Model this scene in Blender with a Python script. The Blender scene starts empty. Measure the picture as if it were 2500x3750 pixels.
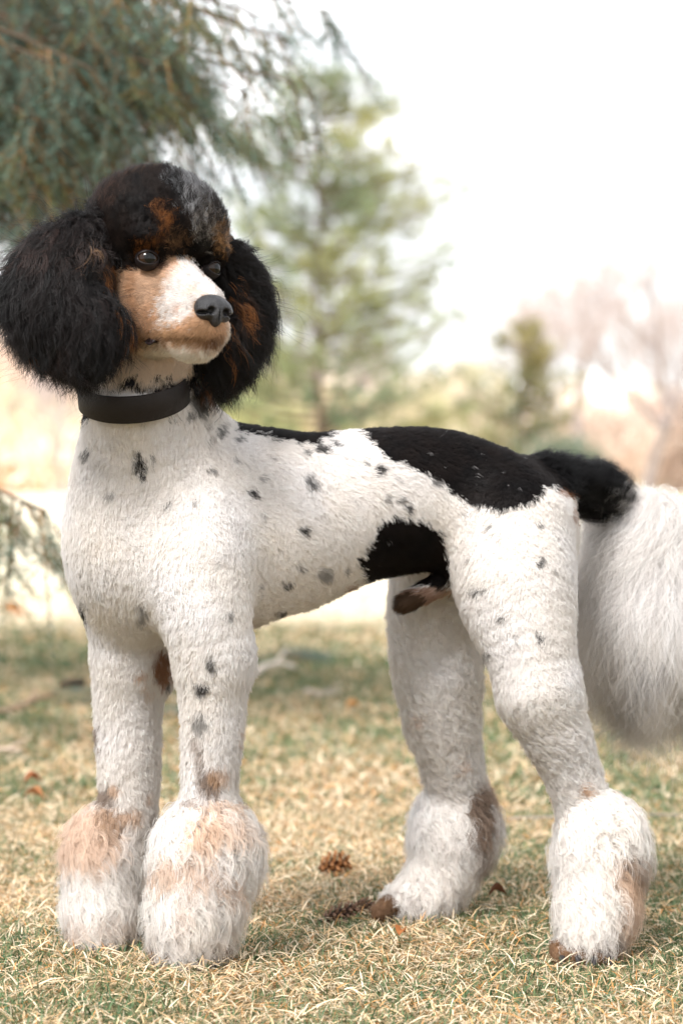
import bpy, math, random
import numpy as np
from mathutils import Vector, Matrix
from mathutils.bvhtree import BVHTree

rng = np.random.default_rng(7)
random.seed(7)

# ------------------------------------------------------------------ camera, world, light
sc = bpy.context.scene
COL = sc.collection
FPX, HX, HY, CAMZ = 8854.0, 1250.0, 1800.0, 0.54      # focal length and horizon in photo pixels
cam_d = bpy.data.cameras.new('camera')
cam_d.sensor_fit = 'HORIZONTAL'; cam_d.sensor_width = 24.0; cam_d.lens = 85.0
cam_d.shift_y = -0.03
cam_d.clip_start = 0.05; cam_d.clip_end = 3000
cam_d.dof.use_dof = True; cam_d.dof.focus_distance = 2.76; cam_d.dof.aperture_fstop = 4.5
cam_d.dof.aperture_blades = 0
cam = bpy.data.objects.new('camera', cam_d); COL.objects.link(cam)
cam.location = (0, 0, CAMZ); cam.rotation_euler = (math.radians(90), 0, 0)
sc.camera = cam

SUN_EL, SUN_AZ = math.radians(47), math.radians(-152)   # azimuth measured from +Y towards +X
world = bpy.data.worlds.new('World'); sc.world = world; world.use_nodes = True
wn = world.node_tree.nodes; wl = world.node_tree.links
wn.clear()
w_out = wn.new('ShaderNodeOutputWorld'); w_bg = wn.new('ShaderNodeBackground')
w_bg.inputs['Strength'].default_value = 0.1
w_sky = wn.new('ShaderNodeTexSky'); w_sky.sky_type = 'NISHITA'; w_sky.sun_disc = False
w_sky.sun_elevation = SUN_EL; w_sky.sun_rotation = SUN_AZ
w_tc = wn.new('ShaderNodeTexCoord'); w_map = wn.new('ShaderNodeMapping')
w_map.inputs['Scale'].default_value = (1.0, 1.0, 4.5)
w_noise = wn.new('ShaderNodeTexNoise'); w_noise.inputs['Scale'].default_value = 5.0
w_noise.inputs['Detail'].default_value = 6; w_noise.inputs['Roughness'].default_value = 0.5
w_ramp = wn.new('ShaderNodeValToRGB')
w_ramp.color_ramp.elements[0].position = 0.36; w_ramp.color_ramp.elements[0].color = (2.75, 2.77, 2.82, 1); _e = w_ramp.color_ramp.elements.new(0.52); _e.color = (3.6, 3.6, 3.62, 1)
w_ramp.color_ramp.elements[2].position = 0.64; w_ramp.color_ramp.elements[2].color = (9.5, 9.5, 9.5, 1)
w_mix = wn.new('ShaderNodeMix'); w_mix.data_type = 'RGBA'; w_mix.inputs[0].default_value = 0.93
wl.new(w_tc.outputs['Generated'], w_map.inputs['Vector']); wl.new(w_map.outputs['Vector'], w_noise.inputs['Vector'])
wl.new(w_noise.outputs['Fac'], w_ramp.inputs['Fac'])
wl.new(w_sky.outputs['Color'], w_mix.inputs[6]); wl.new(w_ramp.outputs['Color'], w_mix.inputs[7])
wl.new(w_mix.outputs[2], w_bg.inputs['Color']); wl.new(w_bg.outputs['Background'], w_out.inputs['Surface'])

sun_d = bpy.data.lights.new('sun', 'SUN'); sun_d.energy = 1.5; sun_d.angle = math.radians(18)
sun_d.color = (1.0, 0.975, 0.95)
sun = bpy.data.objects.new('sun', sun_d); COL.objects.link(sun)
_sd = Vector((math.sin(SUN_AZ) * math.cos(SUN_EL), math.cos(SUN_AZ) * math.cos(SUN_EL), math.sin(SUN_EL)))
sun.rotation_euler = _sd.to_track_quat('Z', 'Y').to_euler()
sc.view_settings.view_transform = 'Standard'; sc.view_settings.look = 'None'
sc.view_settings.exposure = 2.05; sc.view_settings.gamma = 1.0; sc.view_settings.use_curve_mapping = False
sc.cycles.max_bounces = 8; sc.cycles.diffuse_bounces = 8; sc.cycles.glossy_bounces = 2
sc.cycles.transparent_max_bounces = 8; sc.cycles.caustics_reflective = False; sc.cycles.caustics_refractive = False
sc.cycles_curves.shape = 'RIBBONS'

# ------------------------------------------------------------------ helpers
def P(px, py, d):
    """a world point given where it sits in the photograph and its distance in metres"""
    return np.array([(px - HX) * d / FPX, d, CAMZ + (HY - py) * d / FPX])

def proj(p):
    p = np.asarray(p)
    return HX + p[..., 0] / p[..., 1] * FPX, HY - (p[..., 2] - CAMZ) / p[..., 1] * FPX

def link(o, parent=None):
    COL.objects.link(o)
    if parent is not None:
        o.parent = parent
    return o

def tag(o, label=None, cat=None, group=None, kind=None):
    if label: o['label'] = label
    if cat: o['category'] = cat
    if group: o['group'] = group
    if kind: o['kind'] = kind
    return o

def empty(name, loc=(0, 0, 0)):
    o = bpy.data.objects.new(name, None); o.location = loc; o.empty_display_size = 0.05
    return link(o)

def np_mesh(name, V, F, mat=None, parent=None, smooth=True, colors=None, offset=None):
    """V (n,3), F (m,3 or 4) -> ONE mesh object"""
    V = np.asarray(V, dtype=np.float32).reshape(-1, 3); F = np.asarray(F, dtype=np.int32)
    if parent is not None:
        V = V - np.array(parent.matrix_world.translation if False else parent_loc(parent), dtype=np.float32)
    me = bpy.data.meshes.new(name)
    me.vertices.add(len(V)); me.vertices.foreach_set('co', V.ravel())
    k = F.shape[1]
    me.loops.add(F.size); me.loops.foreach_set('vertex_index', F.ravel())
    me.polygons.add(len(F))
    me.polygons.foreach_set('loop_start', np.arange(0, F.size, k, dtype=np.int32))
    if smooth:
        me.polygons.foreach_set('use_smooth', np.ones(len(F), dtype=bool))
    me.update(calc_edges=True)
    if colors is not None:
        a = me.color_attributes.new('Col', 'FLOAT_COLOR', 'POINT')
        c = np.ones((len(V), 4), dtype=np.float32); c[:, :3] = colors
        a.data.foreach_set('color', c.ravel())
    if mat is not None: me.materials.append(mat)
    return link(bpy.data.objects.new(name, me), parent)

def parent_loc(o):
    l = np.zeros(3)
    while o is not None:
        l += np.array(o.location); o = o.parent
    return l

def hash3(ix, iy, iz, seed=0):
    h = (ix.astype(np.int64) * 374761393 + iy.astype(np.int64) * 668265263 + iz.astype(np.int64) * 2147483647 + seed * 1274126177) & 0xffffffff
    h = ((h ^ (h >> 13)) * 1274126177) & 0xffffffff
    h = ((h ^ (h >> 16)) * 2246822519) & 0xffffffff
    return ((h ^ (h >> 15)) & 0xffffff) / float(0xffffff)

def vnoise(p, scale, seed=0):
    q = np.asarray(p, dtype=np.float64) * scale
    i = np.floor(q).astype(np.int64); f = q - i; f = f * f * (3 - 2 * f)
    r = 0
    for dx in (0, 1):
        for dy in (0, 1):
            for dz in (0, 1):
                w = (f[..., 0] if dx else 1 - f[..., 0]) * (f[..., 1] if dy else 1 - f[..., 1]) * (f[..., 2] if dz else 1 - f[..., 2])
                r = r + w * hash3(i[..., 0] + dx, i[..., 1] + dy, i[..., 2] + dz, seed)
    return r

def nrm(v):
    v = np.asarray(v, dtype=float)
    return v / np.maximum(np.linalg.norm(v, axis=-1, keepdims=True), 1e-9)

# ------------------------------------------------------------------ materials
def new_mat(name):
    m = bpy.data.materials.new(name); m.use_nodes = True
    nt = m.node_tree; b = nt.nodes['Principled BSDF']
    return m, nt, b

def plain(name, col, rough=0.6, spec=0.3, bump=0.0, bscale=200.0, var=0.0, coat=0.0):
    m, nt, b = new_mat(name)
    b.inputs['Base Color'].default_value = (*col, 1); b.inputs['Roughness'].default_value = rough
    b.inputs['Specular IOR Level'].default_value = spec; b.inputs['Coat Weight'].default_value = coat
    b.inputs['Coat Roughness'].default_value = 0.03
    if bump or var:
        tc = nt.nodes.new('ShaderNodeTexCoord'); n = nt.nodes.new('ShaderNodeTexNoise')
        n.inputs['Scale'].default_value = bscale; n.inputs['Detail'].default_value = 4
        nt.links.new(tc.outputs['Object'], n.inputs['Vector'])
        if bump:
            bp = nt.nodes.new('ShaderNodeBump'); bp.inputs['Strength'].default_value = bump
            bp.inputs['Distance'].default_value = 0.002
            nt.links.new(n.outputs['Fac'], bp.inputs['Height']); nt.links.new(bp.outputs['Normal'], b.inputs['Normal'])
        if var:
            r = nt.nodes.new('ShaderNodeValToRGB')
            r.color_ramp.elements[0].color = (*[c * (1 - var) for c in col], 1)
            r.color_ramp.elements[1].color = (*[min(1, c * (1 + var)) for c in col], 1)
            r.color_ramp.elements[0].position = .3; r.color_ramp.elements[1].position = .7
            nt.links.new(n.outputs['Fac'], r.inputs['Fac']); nt.links.new(r.outputs['Color'], b.inputs['Base Color'])
    return m

def attr_mat(name, attr='Col', rough=0.7, spec=0.2, transl=0.0, sheen=0.0):
    m, nt, b = new_mat(name)
    a = nt.nodes.new('ShaderNodeAttribute'); a.attribute_name = attr
    nt.links.new(a.outputs['Color'], b.inputs['Base Color'])
    b.inputs['Roughness'].default_value = rough; b.inputs['Specular IOR Level'].default_value = spec
    if transl:
        t = nt.nodes.new('ShaderNodeBsdfTranslucent'); nt.links.new(a.outputs['Color'], t.inputs['Color'])
        mx = nt.nodes.new('ShaderNodeMixShader'); mx.inputs[0].default_value = transl
        out = nt.nodes['Material Output']
        nt.links.new(b.outputs[0], mx.inputs[1]); nt.links.new(t.outputs[0], mx.inputs[2])
        nt.links.new(mx.outputs[0], out.inputs['Surface'])
    return m

def hair_mat(name, rough=0.5, spec=0.25, nmix=0.75, transl=0.12):
    m, nt, b = new_mat(name)
    N = nt.nodes; Lk = nt.links
    a = N.new('ShaderNodeAttribute'); a.attribute_name = 'Col'
    n = N.new('ShaderNodeAttribute'); n.attribute_name = 'rootn'
    g = N.new('ShaderNodeNewGeometry')
    v1 = N.new('ShaderNodeVectorMath'); v1.operation = 'SCALE'; v1.inputs['Scale'].default_value = nmix
    v2 = N.new('ShaderNodeVectorMath'); v2.operation = 'SCALE'; v2.inputs['Scale'].default_value = 1 - nmix
    ad = N.new('ShaderNodeVectorMath'); ad.operation = 'ADD'
    no = N.new('ShaderNodeVectorMath'); no.operation = 'NORMALIZE'
    Lk.new(n.outputs['Vector'], v1.inputs[0]); Lk.new(g.outputs['Normal'], v2.inputs[0])
    Lk.new(v1.outputs[0], ad.inputs[0]); Lk.new(v2.outputs[0], ad.inputs[1]); Lk.new(ad.outputs[0], no.inputs[0])
    Lk.new(no.outputs[0], b.inputs['Normal'])
    Lk.new(a.outputs['Color'], b.inputs['Base Color'])
    b.inputs['Roughness'].default_value = rough; b.inputs['Specular IOR Level'].default_value = spec
    t = N.new('ShaderNodeBsdfTranslucent'); Lk.new(a.outputs['Color'], t.inputs['Color']); Lk.new(no.outputs[0], t.inputs['Normal'])
    mx = N.new('ShaderNodeMixShader'); mx.inputs[0].default_value = transl
    Lk.new(b.outputs[0], mx.inputs[1]); Lk.new(t.outputs[0], mx.inputs[2])
    Lk.new(mx.outputs[0], N['Material Output'].inputs['Surface'])
    return m

M_SKIN = attr_mat('dog_skin', rough=0.75, spec=0.1)
M_FUR = hair_mat('dog_fur', spec=.12, transl=.38)
M_FURT = hair_mat('dog_plume', spec=.1, nmix=.9, transl=.45)
M_FURD = hair_mat('dog_ear_fur', rough=0.36, spec=0.17, nmix=0.35, transl=0.05)

# ------------------------------------------------------------------ signed distance modelling
def rcone(p, a, b, ra, rb, sq=None):
    """tapered capsule; sq = (axis, factor) squeezes it along an axis"""
    a = np.asarray(a, np.float32); b = np.asarray(b, np.float32)
    if sq is not None:
        ax = np.asarray(nrm(sq[0]), np.float32); s = np.float32(1.0 / sq[1] - 1.0)
        c = (a + b) / 2
        p = p + ((p - c) @ ax)[..., None] * ax * s
        a = a + np.dot(a - c, ax) * ax * s; b = b + np.dot(b - c, ax) * ax * s
    ba = b - a; pa = p - a
    h = np.clip((pa @ ba) / max(float(ba @ ba), 1e-9), 0, 1)
    d = np.linalg.norm(pa - h[..., None] * ba, axis=-1) - (ra + (rb - ra) * h)
    return d

def ellip(p, c, r, ax=None):
    q = p - np.asarray(c, np.float32)
    if ax is not None: q = q @ np.asarray(ax, np.float32).T
    r = np.asarray(r, np.float32)
    k0 = np.linalg.norm(q / r, axis=-1); k1 = np.linalg.norm(q / (r * r), axis=-1)
    return k0 * (k0 - 1) / np.maximum(k1, 1e-6)

def smin(a, b, k):
    h = np.maximum(k - np.abs(a - b), 0) / k
    return np.minimum(a, b) - h * h * k * 0.25

def smax(a, b, k): return -smin(-a, -b, k)

def prim_eval(pr, p):
    if pr['t'] == 'c': return rcone(p, pr['a'], pr['b'], pr['ra'], pr['rb'], pr.get('sq'))
    return ellip(p, pr['c'], pr['r'], pr.get('ax'))

def prim_box(pr, pad):
    if pr['t'] == 'c':
        m = max(pr['ra'], pr['rb']) * 1.05 + pad
        return np.minimum(pr['a'], pr['b']) - m, np.maximum(pr['a'], pr['b']) + m
    m = max(pr['r']) + pad
    return pr['c'] - m, pr['c'] + m

def field(prims, lo, hi, h):
    lo = np.asarray(lo, float); n = np.ceil((np.asarray(hi) - lo) / h).astype(int) + 1
    F = np.full(n, 0.06, np.float32)
    groups = []                                     # segments of one chain are joined first, then blended in
    for pr in prims:
        if groups and pr.get('ch') is not None and groups[-1][0].get('ch') == pr['ch']: groups[-1].append(pr)
        else: groups.append([pr])
    for gp in groups:
        k = gp[0]['k']; bx = [prim_box(q, 0.03 + k) for q in gp]
        a = np.min([x[0] for x in bx], 0); b = np.max([x[1] for x in bx], 0)
        i0 = np.maximum(np.floor((a - lo) / h).astype(int), 0); i1 = np.minimum(np.ceil((b - lo) / h).astype(int) + 1, n)
        if (i1 <= i0).any(): continue
        D = np.full(i1 - i0, 1.0, np.float32)
        for q, (qa, qb) in zip(gp, bx):
            j0 = np.clip(np.floor((qa - lo) / h).astype(int), i0, i1); j1 = np.clip(np.ceil((qb - lo) / h).astype(int) + 1, i0, i1)
            if (j1 <= j0).any(): continue
            g = np.stack(np.meshgrid(*[(lo[j] + h * np.arange(j0[j], j1[j])).astype(np.float32) for j in range(3)], indexing='ij'), -1)
            t = tuple(slice(j0[j] - i0[j], j1[j] - i0[j]) for j in range(3))
            D[t] = np.minimum(D[t], prim_eval(q, g))
        s = tuple(slice(i0[j], i1[j]) for j in range(3))
        if gp[0].get('sub'): F[s] = smax(F[s], -D, k)
        else: F[s] = smin(F[s], D, k)
    return F, lo

def surface_nets(F, lo, h):
    S = F < 0
    nx, ny, nz = F.shape
    c = np.zeros((nx - 1, ny - 1, nz - 1), np.int8)
    for dx in (0, 1):
        for dy in (0, 1):
            for dz in (0, 1):
                c += S[dx:nx - 1 + dx, dy:ny - 1 + dy, dz:nz - 1 + dz]
    I, J, K = np.nonzero((c > 0) & (c < 8))
    idx = np.full(c.shape, -1, np.int32); idx[I, J, K] = np.arange(len(I))
    acc = np.zeros((len(I), 3)); cnt = np.zeros(len(I))
    corners = [(0, 0, 0), (1, 0, 0), (0, 1, 0), (1, 1, 0), (0, 0, 1), (1, 0, 1), (0, 1, 1), (1, 1, 1)]
    for a in range(8):
        for b in range(a + 1, 8):
            A, B = corners[a], corners[b]
            if sum(abs(A[i] - B[i]) for i in range(3)) != 1: continue
            fa = F[I + A[0], J + A[1], K + A[2]]; fb = F[I + B[0], J + B[1], K + B[2]]
            m = (fa < 0) != (fb < 0)
            t = np.where(m, fa / np.where(m, fa - fb, 1), 0)[:, None]
            pt = np.array(A) * (1 - t) + np.array(B) * t
            acc += np.where(m[:, None], pt, 0); cnt += m
    V = (np.stack([I, J, K], 1) + acc / cnt[:, None]) * h + lo
    Q = []
    for ax in range(3):
        sl0 = [slice(None)] * 3; sl1 = [slice(None)] * 3
        sl0[ax] = slice(0, -1); sl1[ax] = slice(1, None)
        s0 = S[tuple(sl0)]; s1 = S[tuple(sl1)]
        i, j, k = np.nonzero(s0 != s1)
        o = [x for x in range(3) if x != ax]
        g = np.stack([i, j, k], 1)
        ok = (g[:, o[0]] > 0) & (g[:, o[1]] > 0) & (g[:, o[0]] < F.shape[o[0]] - 1) & (g[:, o[1]] < F.shape[o[1]] - 1)
        g = g[ok]; ins = s0[tuple(g.T)]
        def at(da, db):
            q = g.copy(); q[:, o[0]] += da; q[:, o[1]] += db
            return idx[q[:, 0], q[:, 1], q[:, 2]]
        q = np.stack([at(-1, -1), at(0, -1), at(0, 0), at(-1, 0)], 1)
        flip = ins if ax != 1 else ~ins
        q[~flip] = q[~flip][:, ::-1]
        Q.append(q)
    return V, np.concatenate(Q)

def vert_normals(V, Q):
    n = np.cross(V[Q[:, 2]] - V[Q[:, 0]], V[Q[:, 3]] - V[Q[:, 1]]) if Q.shape[1] == 4 else np.cross(V[Q[:, 1]] - V[Q[:, 0]], V[Q[:, 2]] - V[Q[:, 0]])
    N = np.zeros_like(V)
    for k in range(Q.shape[1]):
        for j in range(3):
            N[:, j] += np.bincount(Q[:, k], weights=n[:, j], minlength=len(V))
    return nrm(N)

# ------------------------------------------------------------------ THE DOG: skeleton of rounded volumes
FW = nrm([-.906, -.423, 0]); RT = nrm([-.423, .906, 0]); UP = np.array([0, 0, 1.0])   # body axes: forward, dog's right, up
prims = []
DEF = dict(L=.0072, comb=(.6, .25, -.75), lay=.45, curl=.0008, dens=1., grp='coat')
_ch = [0]
def catmull(X, n):
    X = np.asarray(X, float); Z = np.vstack([2 * X[0] - X[1], X, 2 * X[-1] - X[-2]]); out = []
    for i in range(1, len(Z) - 2):
        for t in np.arange(n) / n:
            out.append(.5 * (2 * Z[i] + (Z[i + 1] - Z[i - 1]) * t + (2 * Z[i - 1] - 5 * Z[i] + 4 * Z[i + 1] - Z[i + 2]) * t * t + (3 * Z[i] - Z[i - 1] - 3 * Z[i + 1] + Z[i + 2]) * t ** 3))
    out.append(Z[-2])
    return np.array(out)
def CHW(pts, k=.03, sq=None, sub=False, n=4, **kw):
    """chain of tapered capsules through world points (x, y, z, radius), smoothed"""
    X = catmull(pts, n) if len(pts) > 2 else np.asarray(pts, float)
    at = {**DEF, **kw}; at['comb'] = np.array(nrm(at['comb'])); _ch[0] += 1
    for p, q in zip(X[:-1], X[1:]):
        prims.append(dict(t='c', a=p[:3], b=q[:3], ra=p[3], rb=q[3], k=k, sq=sq, sub=sub, ch=_ch[0], **at))
def CH(pts, off=18, **kw):
    """the same from (px, py, distance, radius in photo pixels); `off` = room left for the fur"""
    CHW([np.append(P(*p[:3]), (p[3] - off) * p[2] / FPX) for p in pts], **kw)
def E(c, r, ax=None, k=.03, **kw):
    at = {**DEF, **kw}; at['comb'] = np.array(nrm(at['comb']))
    prims.append(dict(t='e', c=P(*c), r=np.array(r, float), ax=ax, k=k, **at))
BAX = np.stack([FW, RT, UP])
# trunk
CH([(800, 1955, 2.895, 372), (1040, 1915, 2.915, 338), (1300, 1852, 2.95, 294), (1600, 1828, 2.99, 274), (1860, 1905, 3.015, 240), (1955, 1965, 3.02, 180)], k=.05, sq=(RT, .86), off=26)
# neck and chest
NK = dict(comb=(.05, -.1, -1), lay=.5, L=.0078)
CH([(590, 1240, 2.80, 150), (520, 1400, 2.79, 178), (520, 1560, 2.82, 222), (590, 1780, 2.87, 290), (640, 1950, 2.88, 300)], k=.04, off=20, **NK)
CH([(585, 1400, 2.82, 104), (735, 1690, 2.90, 165), (900, 1790, 2.91, 205)], k=.05, off=20, comb=(.6, .2, -.7), lay=.5)
E((515, 1940, 2.86), (.080, .080, .12), ax=BAX, k=.05, **NK)
# near shoulder, upper arm and foreleg (the dog's left)
LG = dict(comb=(0, -.05, -1), lay=.45, L=.0088, curl=.0012)
CH([(770, 1800, 2.855, 165), (725, 2040, 2.81, 188), (755, 2250, 2.79, 172), (785, 2420, 2.79, 148)], k=.045, off=18, **NK)
CH([(785, 2400, 2.79, 150), (778, 2560, 2.79, 124), (776, 2700, 2.79, 113), (768, 2850, 2.79, 104), (766, 2985, 2.79, 106)], k=.012, off=16, **LG)
CH([(860, 2400, 2.84, 62), (876, 2450, 2.84, 58)], k=.03, off=12, **LG)
# far shoulder and foreleg (the dog's right)
CH([(455, 1830, 2.93, 160), (425, 2020, 2.91, 176), (458, 2250, 2.91, 150), (482, 2420, 2.92, 140)], k=.045, off=18, **NK)
CH([(478, 2400, 2.92, 144), (468, 2600, 2.93, 126), (472, 2780, 2.93, 118), (471, 2990, 2.93, 104)], k=.012, off=16, **LG)
CH([(560, 2440, 2.95, 55), (578, 2490, 2.95, 48)], k=.025, off=10, **LG)
# near hind leg
TH = dict(comb=(.1, 0, -1), lay=.45, L=.0075)
CH([(1875, 1930, 2.965, 225), (1885, 2130, 2.94, 232), (1930, 2340, 2.915, 184), (1972, 2520, 2.905, 154)], k=.045, off=20, **TH)
CH([(1972, 2520, 2.905, 154), (2032, 2670, 2.91, 120), (2082, 2800, 2.92, 100), (2135, 2940, 2.925, 92)], k=.015, off=16, comb=(.1, 0, -1), lay=.45, L=.011, curl=.0030, grp='curly')
# far hind leg
FT = dict(comb=(0, -.1, -1), lay=.4, L=.014, curl=.0040, grp='curly')
CH([(1650, 2000, 3.10, 210), (1598, 2260, 3.10, 166), (1604, 2460, 3.095, 152), (1622, 2640, 3.10, 126), (1656, 2790, 3.11, 102), (1680, 2890, 3.12, 92)], k=.03, off=18, **FT)
# bracelets: near fore, far fore, near hind, far hind
def BR(g): return dict(comb=(0, -.25, -1), lay=.40, L=.026, curl=.0050, grp=g, k=.014, off=27)
CH([(764, 2990, 2.787, 108), (764, 3080, 2.785, 172), (744, 3190, 2.775, 160), (715, 3310, 2.765, 144), (698, 3392, 2.76, 120)], **BR('b1'))
CH([(455, 2985, 2.93, 80), (402, 3075, 2.928, 134), (392, 3200, 2.92, 124), (385, 3300, 2.91, 120), (375, 3370, 2.90, 94)], **BR('b2'))
CH([(2150, 2960, 2.925, 80), (2194, 3050, 2.915, 146), (2195, 3180, 2.90, 134), (2182, 3290, 2.885, 124), (2165, 3372, 2.87, 100)], **BR('b3'))
CH([(1676, 2895, 3.125, 84), (1668, 3000, 3.13, 142), (1635, 3130, 3.12, 108), (1560, 3240, 3.105, 84), (1470, 3288, 3.085, 52)], **BR('b4'))
# toes
for (cx, cy, d, sp, r) in ((690, 3505, 2.735, 66, 42), (372, 3462, 2.875, 56, 36), (2145, 3503, 2.84, 58, 42)):
    for t in (-1.5, -.5, .5, 1.5):
        CH([(cx + t * sp, cy - 30, d + .03, r), (cx + t * sp, cy, d + abs(t) * .008, r * .85)], off=0, k=.006, L=.005, comb=(0, -.5, -1), lay=.7, curl=0, grp='toe')
for t, dd in ((0, 0), (30, .02), (62, .04), (95, .07)):
    CH([(1430 + t * .6, 3315, 3.07 + dd, 30), (1385 + t * .9, 3338, 3.05 + dd, 24)], off=0, k=.006, L=.006, comb=(-.5, -.3, -1), lay=.7, curl=0, grp='toe')
# tail: root, black puff, plume core
CH([(1990, 1765, 3.03, 88), (2100, 1775, 3.07, 66), (2200, 1800, 3.12, 62)], off=8, k=.03, L=.016, comb=(.9, .2, 0), lay=.3, curl=.003, grp='tail0')
CH([(2130, 1790, 3.10, 56), (2175, 1795, 3.13, 54), (2215, 1815, 3.15, 46)], off=0, k=.02, L=.016, comb=(.6, 0, .0), lay=.35, curl=.006, grp='tail0')
CH([(2320, 1915, 3.19, 84), (2395, 2000, 3.20, 160), (2400, 2170, 3.20, 225), (2400, 2280, 3.20, 200), (2440, 2370, 3.20, 130)], off=0, k=.02, L=.060, comb=(-.08, -.2, -1), lay=.50, curl=.007, grp='tail')
# sheath tuft on the belly
CH([(1625, 2130, 2.99, 44), (1490, 2205, 2.965, 34)], off=4, k=.015, L=.010, comb=(-.7, -.2, -.6), lay=.8, curl=0, grp='coat')

# ---- head, in its own frame: a forward along the muzzle, b to the dog's left, c up
HE = P(659, 962, 2.705)
hf = nrm([.575, -.818, 0]); hl0 = np.array([.818, .575, 0]); roll = math.radians(4.5)
hl = hl0 * math.cos(roll) - UP * math.sin(roll); hu = np.cross(hl, hf); hu = hu if hu[2] > 0 else -hu
def H(a, b, c): return HE + hf * a + hl * b + hu * c
HAX = np.stack([hf, hl, hu])
FC = dict(L=.0052, comb=hf * -1 + np.array([0, 0, -.35]), lay=.72, curl=.0003, dens=3.0, grp='face')
def HC(pts, k=.015, sq=None, **kw): CHW([np.append(H(*p[:3]), p[3]) for p in pts], k=k, sq=sq, **{**FC, **kw})
def HEL(c, r, k=.015, sub=False, **kw):
    at = {**FC, **kw}; at['comb'] = np.array(nrm(at['comb']))
    prims.append(dict(t='e', c=H(*c), r=np.array(r), ax=HAX, k=k, sub=sub, **at))
TK = dict(L=.015, comb=(0, -.2, .6), lay=.25, curl=.0022, grp='topknot', dens=2.0)
HEL((-.058, 0, .034), (.070, .071, .064), k=.02, **TK)
HEL((-.085, 0, -.02), (.062, .060, .062), k=.03, **TK)
# face, muzzle, lips, chin
HEL((-.050, 0, -.035), (.048, .050, .055), k=.02)
HC([(-.035, 0, -.050, .049), (0, 0, -.055, .045), (.024, 0, -.062, .040), (.048, 0, -.071, .034)], k=.012, sq=(hl, .82))
HC([(-.012, 0, -.010, .020), (.058, .001, -.0485, .0195)], k=.012)
for s in (-1, 1):
    HEL((.036, .013 * s, -.078), (.038, .0155, .0155), k=.012)                       # flews
    HEL((-.022, .030 * s, -.046), (.028, .020, .028), k=.02)                        # cheek
    HEL((-.010, .038 * s, .024), (.013, .020, .009), k=.012, **{**TK, 'L': .006, 'lay': .55, 'comb': hf * .6 + np.array([0, 0, -.7])})   # brow
HEL((.044, 0, -.096), (.026, .0185, .0130), k=.010)
for s in (-1, 1):                                                                   # eye sockets, mouth groove
    HEL((.000, .044 * s, -.001), (.020, .0165, .0105), k=.008, sub=True, L=.002, dens=.4)
    HC([(-.004, .0415 * s, -.0865, .0035), (.022, .0335 * s, -.0905, .0022), (.050, .022 * s, -.0885, .0018)], k=.003, sub=True)
    prims.append(dict(t='n'))
prims = [p for p in prims if p['t'] != 'n']

print('prims', len(prims))
HS = .0025
Fd, lo = field(prims, (-.47, 2.52, -.06), (.52, 3.34, .96), HS)
V, Q = surface_nets(Fd, lo, HS)
N = vert_normals(V, Q)
# make sure the normals look outwards
g0 = V + N * .006
ii = np.clip(((g0 - lo) / HS).astype(int), 0, np.array(Fd.shape) - 1)
if np.mean(Fd[tuple(ii.T)] > 0) < .5: Q = Q[:, ::-1]; N = -N
print('body', len(V), len(Q), V.min(0), V.max(0))

# ---- coat colours: patches and spots, listed as they lie on the dog seen from its left front
WHITE = np.array([.935, .905, .895]); BLACK = np.array([.0055, .0048, .0052]); TAN = np.array([.66, .42, .25]); CREAM = np.array([.72, .57, .42])
BRN = np.array([.22, .13, .075]); RUST = np.array([.28, .11, .035]); GREY = np.array([.22, .225, .235])
KD = 2500 / 1568.0
def inpoly(x, y, poly):
    poly = np.array(poly, float) * KD; c = np.zeros(x.shape, bool); n = len(poly)
    for i in range(n):
        x1, y1 = poly[i]; x2, y2 = poly[i - 1]
        c ^= ((y1 > y) != (y2 > y)) & (x < (x2 - x1) * (y - y1) / (y2 - y1 + 1e-9) + x1)
    return c
SADDLE = [(812, 900), (815, 985), (850, 1010), (880, 1048), (930, 1070), (985, 1088), (1012, 1100), (1035, 1130), (1080, 1155), (1150, 1168), (1200, 1163), (1235, 1138), (1250, 1114), (1285, 1122), (1312, 1145), (1330, 1190), (1345, 1150), (1345, 900)]
WITHERS = [(530, 940), (540, 990), (600, 1000), (660, 1018), (720, 1018), (740, 1008), (780, 992), (790, 940)]
BELLYP = [(878, 1192), (915, 1186), (955, 1188), (995, 1208), (1018, 1248), (1036, 1308), (1040, 1352), (1000, 1346), (930, 1340), (830, 1342), (820, 1295), (832, 1258), (858, 1228)]
NAPE = [(155, 920), (215, 920), (208, 948), (182, 990), (155, 990)]
BLAZE = [(420, 580), (450, 585), (475, 625), (512, 665), (545, 690), (545, 730), (520, 700), (470, 690), (445, 715), (440, 740), (372, 742), (370, 700), (395, 655), (415, 625)]
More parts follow.
